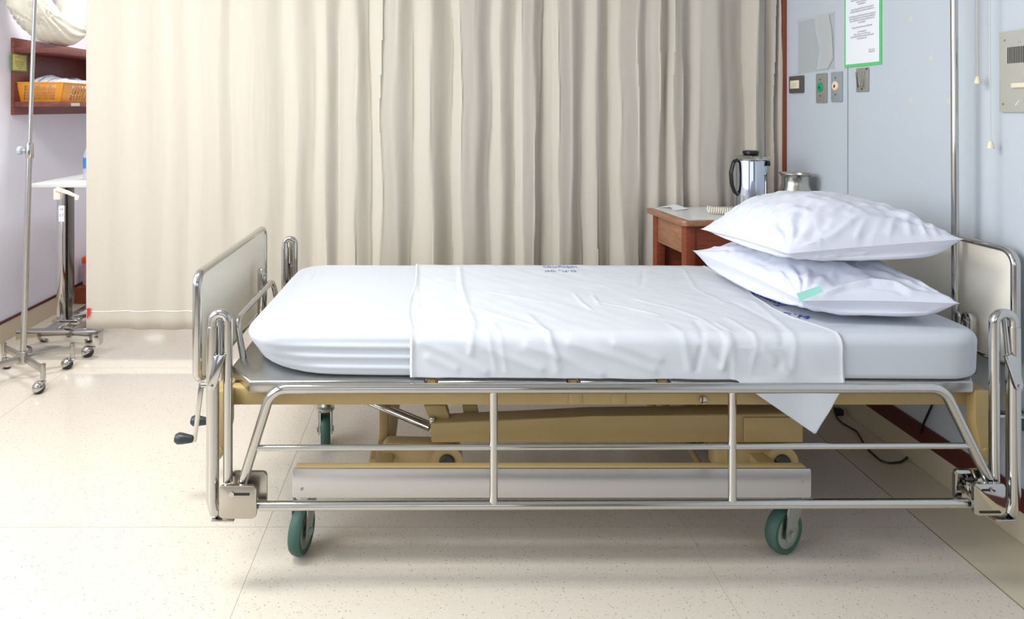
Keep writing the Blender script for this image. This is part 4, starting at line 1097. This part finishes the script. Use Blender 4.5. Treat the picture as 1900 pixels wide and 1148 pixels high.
# ---------------------------------------------------------------- shelf on the left wall
XS = P(109, 0, 3.58).x; SE = 4.45
sh_ = thing('wall_shelf', 'reddish brown open wooden shelf mounted on the lavender wall', 'shelf', (XL, 3.58, 1.2))
def zz(py, D=3.58): return H-(py-CY)/F*D
bm = B(); box(bm, (XL+.0005, 3.575, zz(213)), (XL+.016, SE, zz(70)), .001); obj('back_board', bm, wooddk, sh_)
bm = B(); box(bm, (XL+.016, 3.58, zz(97.5)), (XS, SE, zz(88)), .0015); obj('shelf_board', bm, wooddk, sh_)
bm = B(); box(bm, (XL+.016, 3.58, zz(198)), (XS, SE, zz(188.5)), .0015); lo_ = obj('shelf_board', bm, wooddk, sh_)
bm = B(); box(bm, (XS, P(128, 0, 3.7).y, zz(196.5)), (XS+.001, P(128, 0, 3.7).y+.09, zz(190.5))); obj('label_strip', bm, panelgrey, lo_, False)
bm = B(); box(bm, (XL+.016, SE-.018, zz(188)), (XS, SE, zz(97.5)), .001); obj('end_board', bm, wooddk, sh_)
# card on the back board
xq = XL+.016
def WL(px, py): D = -xq*F/(CX-px); return P(px, py, D)
a, b2 = WL(20.5, 98), WL(50.5, 102); c_, d_ = WL(50.5, 133), WL(20.5, 131.5)
card = thing('notice_card', 'small yellow card with a green border on the shelf back board', 'card', tuple((a+c_)/2))
bm = B(); box(bm, (xq+.0003, a.y, d_.z), (xq+.002, b2.y, a.z)); obj('border', bm, mat('green_card', (96, 150, 60), .5), card, False)
bm = B(); box(bm, (xq+.002, a.y+.012, d_.z+.007), (xq+.0026, b2.y-.012, a.z-.007)); yc = obj('card_face', bm, mat('pale_yellow_card', (214, 200, 120), .5), card, False)
ML = Matrix(((0, 0, 1, 0), (1, 0, 0, 0), (0, 1, 0, 0), (0, 0, 0, 1)))
text('title', 'ประกาศ', .016, Matrix.Translation((xq+.0028, (a.y+b2.y)/2-.02, a.z-.018)) @ ML, mat('red_print', (196, 90, 60), .6), yc, .0001)
text('printed_text', 'โปรดเก็บผ้าเช็ดตัว\nและหมอนไว้บนชั้น\nหลังการใช้งาน\nขอบคุณ', .011, Matrix.Translation((xq+.0028, (a.y+b2.y)/2, (a.z+d_.z)/2-.012)) @ ML, mat('olive_print', (120, 120, 60), .6), yc, .0001)
# orange basket
bz = zz(188.5)+.0008
bk = thing('plastic_basket', 'orange slotted plastic basket on the lower shelf board', 'basket', (P(95, 0, 3.62).x, 3.85, bz))
x0, x1 = P(32, 0, 3.64).x, P(114, 0, 3.64).x; X0, X1 = P(16, 0, 3.60).x, P(119, 0, 3.60).x
X0 = max(X0, xq+.004)
bh = .100; y0, y1, Y0, Y1 = 3.635, 4.13, 3.600, 4.165
def wallquad(bm, A, Bq, Cq, Dq, nx, nz, th_, inward):
    """slotted panel: A,B bottom corners, C,D top corners; pattern of nx x nz slots"""
    def pt(u, v): return (A*(1-u)+Bq*u)*(1-v)+(Dq*(1-u)+Cq*u)*v
    def bar(u0, u1, v0, v1): prism(bm, [pt(u0, v0), pt(u1, v0), pt(u1, v1), pt(u0, v1)], inward*th_)
    bar(0, 1, 0, .10); bar(0, 1, .86, 1)
    m = .16
    bar(0, m, .10, .86); bar(1-m, 1, .10, .86)
    for k in range(1, nz): v = .10+.76*k/nz; bar(m, 1-m, v-.02, v+.02)
    for k in range(1, nx): u = m+(1-2*m)*k/nx; bar(u-.25*(1-2*m)/nx, u+.25*(1-2*m)/nx, .10, .86)
V = Vector
bm = B()
bl, br, fl, fr = V((x0, y0, bz)), V((x1, y0, bz)), V((x0, y1, bz)), V((x1, y1, bz))
tl, tr_, ul, ur = V((X0, Y0, bz+bh)), V((X1, Y0, bz+bh)), V((X0, Y1, bz+bh)), V((X1, Y1, bz+bh))
wallquad(bm, bl, br, tr_, tl, 22, 5, .0025, V((0, 1, 0))); wallquad(bm, br, fr, ur, tr_, 12, 5, .0025, V((-1, 0, 0)))
wallquad(bm, fr, fl, ul, ur, 22, 5, .0025, V((0, -1, 0))); wallquad(bm, fl, bl, tl, ul, 12, 5, .0025, V((1, 0, 0)))
prism(bm, [bl, br, fr, fl], (0, 0, .003)); obj('slotted_body', bm, orange, bk, False)
bm = B(); tube(bm, [tl, tr_, ur, ul], .005, closed=True, seg=8, sc=((0, 0, 1), .6)); obj('rim', bm, orange, bk)
text('basket_lettering', 'มว.1', .060, Matrix.Translation((x1+.014, y0+.13, bz+.052)) @ Matrix.Rotation(.14, 4, 'Y') @ ML, paper, bk, .001)
# folded cloth in the basket
clothm = mat('white_patterned_cloth', (232, 232, 244), .9)
n, b = nodes(clothm); wv = n.nodes.new('ShaderNodeTexWave'); wv.inputs['Scale'].default_value = 9; wv.inputs['Distortion'].default_value = 6
rr = n.nodes.new('ShaderNodeValToRGB'); rr.color_ramp.elements[0].color = lin((150, 168, 214)); rr.color_ramp.elements[1].color = lin((238, 236, 246)); rr.color_ramp.elements[0].position = .02; rr.color_ramp.elements[1].position = .3
tcc = n.nodes.new('ShaderNodeTexCoord'); n.links.new(tcc.outputs['Object'], wv.inputs[0]); n.links.new(wv.outputs['Fac'], rr.inputs[0]); n.links.new(rr.outputs[0], b.inputs['Base Color'])
bm = B(); NI, NJ = 60, 40; gt = {}
for i in range(NI+1):
    for j in range(NJ+1):
        u, v = i/NI, j/NJ; e = (1-abs(2*u-1)**6)*(1-abs(2*v-1)**6)
        x = X0+.022+(X1-X0-.040)*u; y = Y0+.024+(Y1-Y0-.045)*v
        h_ = bz+bh-.03+e**.6*(.060+.012*math.sin(u*5+1)+.012*noise.noise(V((u*5, v*5, 1)))+.009*abs(noise.noise(V((u*12, v*5, 3)))))
        if u > .93: h_ -= .0
        gt[i, j] = bm.verts.new((x, y, h_))
for i in range(NI):
    for j in range(NJ): bm.faces.new([gt[i, j], gt[i+1, j], gt[i+1, j+1], gt[i, j+1]])
rim_ = [gt[i, 0] for i in range(NI+1)]+[gt[NI, j] for j in range(1, NJ+1)]+[gt[i, NJ] for i in range(NI-1, -1, -1)]+[gt[0, j] for j in range(NJ-1, 0, -1)]
low = [bm.verts.new((x0+.008+(x1-x0-.016)*((v.co.x-X0-.022)/(X1-X0-.040)), v.co.y*.9+.1*(Y0+Y1)/2, bz+.006)) for v in rim_]
for k in range(len(rim_)): bm.faces.new([rim_[k], rim_[(k+1) % len(rim_)], low[(k+1) % len(rim_)], low[k]])
bm.faces.new(low)
tag(obj('folded_linen', bm, clothm, None, True, ((x0+x1)/2, (y0+y1)/2, bz)), 'folded white linen with pale blue pattern inside the orange basket', 'linen')
# bent bolster on top of the shelf
bol = mat('ivory_bolster_cotton', (226, 222, 208), .8, bump=(14, .5, .012, (1, 1, 1)))
zs0 = zz(88)
ctrl = [P(42, -80, 3.50), P(45, -30, 3.50), P(56, 8, 3.52), P(84, 42, 3.60), P(122, 58, 3.72), P(142, 34, 3.84), P(134, -4, 3.90), P(120, -70, 3.92)]
rad_ = [.088, .092, .096, .090, .078, .078, .076, .072]
def cr(P0, P1, P2, P3, t): return .5*((2*P1)+(P2-P0)*t+(2*P0-5*P1+4*P2-P3)*t*t+(3*P1-P0-3*P2+P3)*t**3)
pts, rs = [], []
for i in range(len(ctrl)-1):
    q = [ctrl[max(i-1, 0)], ctrl[i], ctrl[i+1], ctrl[min(i+2, len(ctrl)-1)]]; w = [rad_[max(i-1, 0)], rad_[i], rad_[i+1], rad_[min(i+2, len(ctrl)-1)]]
    for k in range(10): pts.append(cr(*q, k/10)); rs.append(cr(*w, k/10))
pts.append(ctrl[-1]); rs.append(rad_[-1])
bm = B(); tube(bm, pts, rs, seg=72)
for v in bm.verts:
    ang_ = math.atan2(v.co.z-1.72, v.co.x+2.0)
    w = .012*abs(noise.noise(V((v.co.x*7+v.co.z*5, v.co.y*5, v.co.z*9))))+.006*math.sin(ang_*34+4*noise.noise(v.co*6))*math.exp(-((v.co.z-1.66)/.10)**2)
    c0 = min(pts, key=lambda q: (q-v.co).length_squared); d = v.co-c0
    if d.length > 1e-5: v.co += d.normalized()*w
    v.co.z = max(v.co.z, zs0+.001); v.co.x = max(v.co.x, XL+.004)
tag(obj('bolster', bm, bol, None, True, (pts[30].x, pts[30].y, zs0)), 'plump ivory bolster folded double on top of the wooden shelf', 'bolster')

# ---------------------------------------------------------------- bin in the far left corner
c0 = Vector((-2.140, 4.27, 0))
bn = thing('waste_bin', 'small translucent bin with an orange lid in the corner behind the curtain', 'bin', (c0.x, c0.y, .0))
bm = B(); lathe(bm, [(0, .101), (.040, .101), (.045, .104), (.050, .24), (.048, .24)], c0, seg=24); obj('body', bm, mat('pinkish_plastic', (214, 176, 184), .4, alpha=.85), bn)
bm = B(); lathe(bm, [(.052, .24), (.053, .262), (.044, .276), (0, .28)], c0, seg=24); obj('lid', bm, mat('orange_red_plastic', (236, 84, 40), .4), bn)
bm = B(); box(bm, (-2.20, 4.19, 0), (-1.7, 4.42, .10), .004); tag(obj('wooden_step', bm, wood, None, True, (-1.95, 4.2, 0)), 'low reddish wooden step in the corner under the bin', 'step')
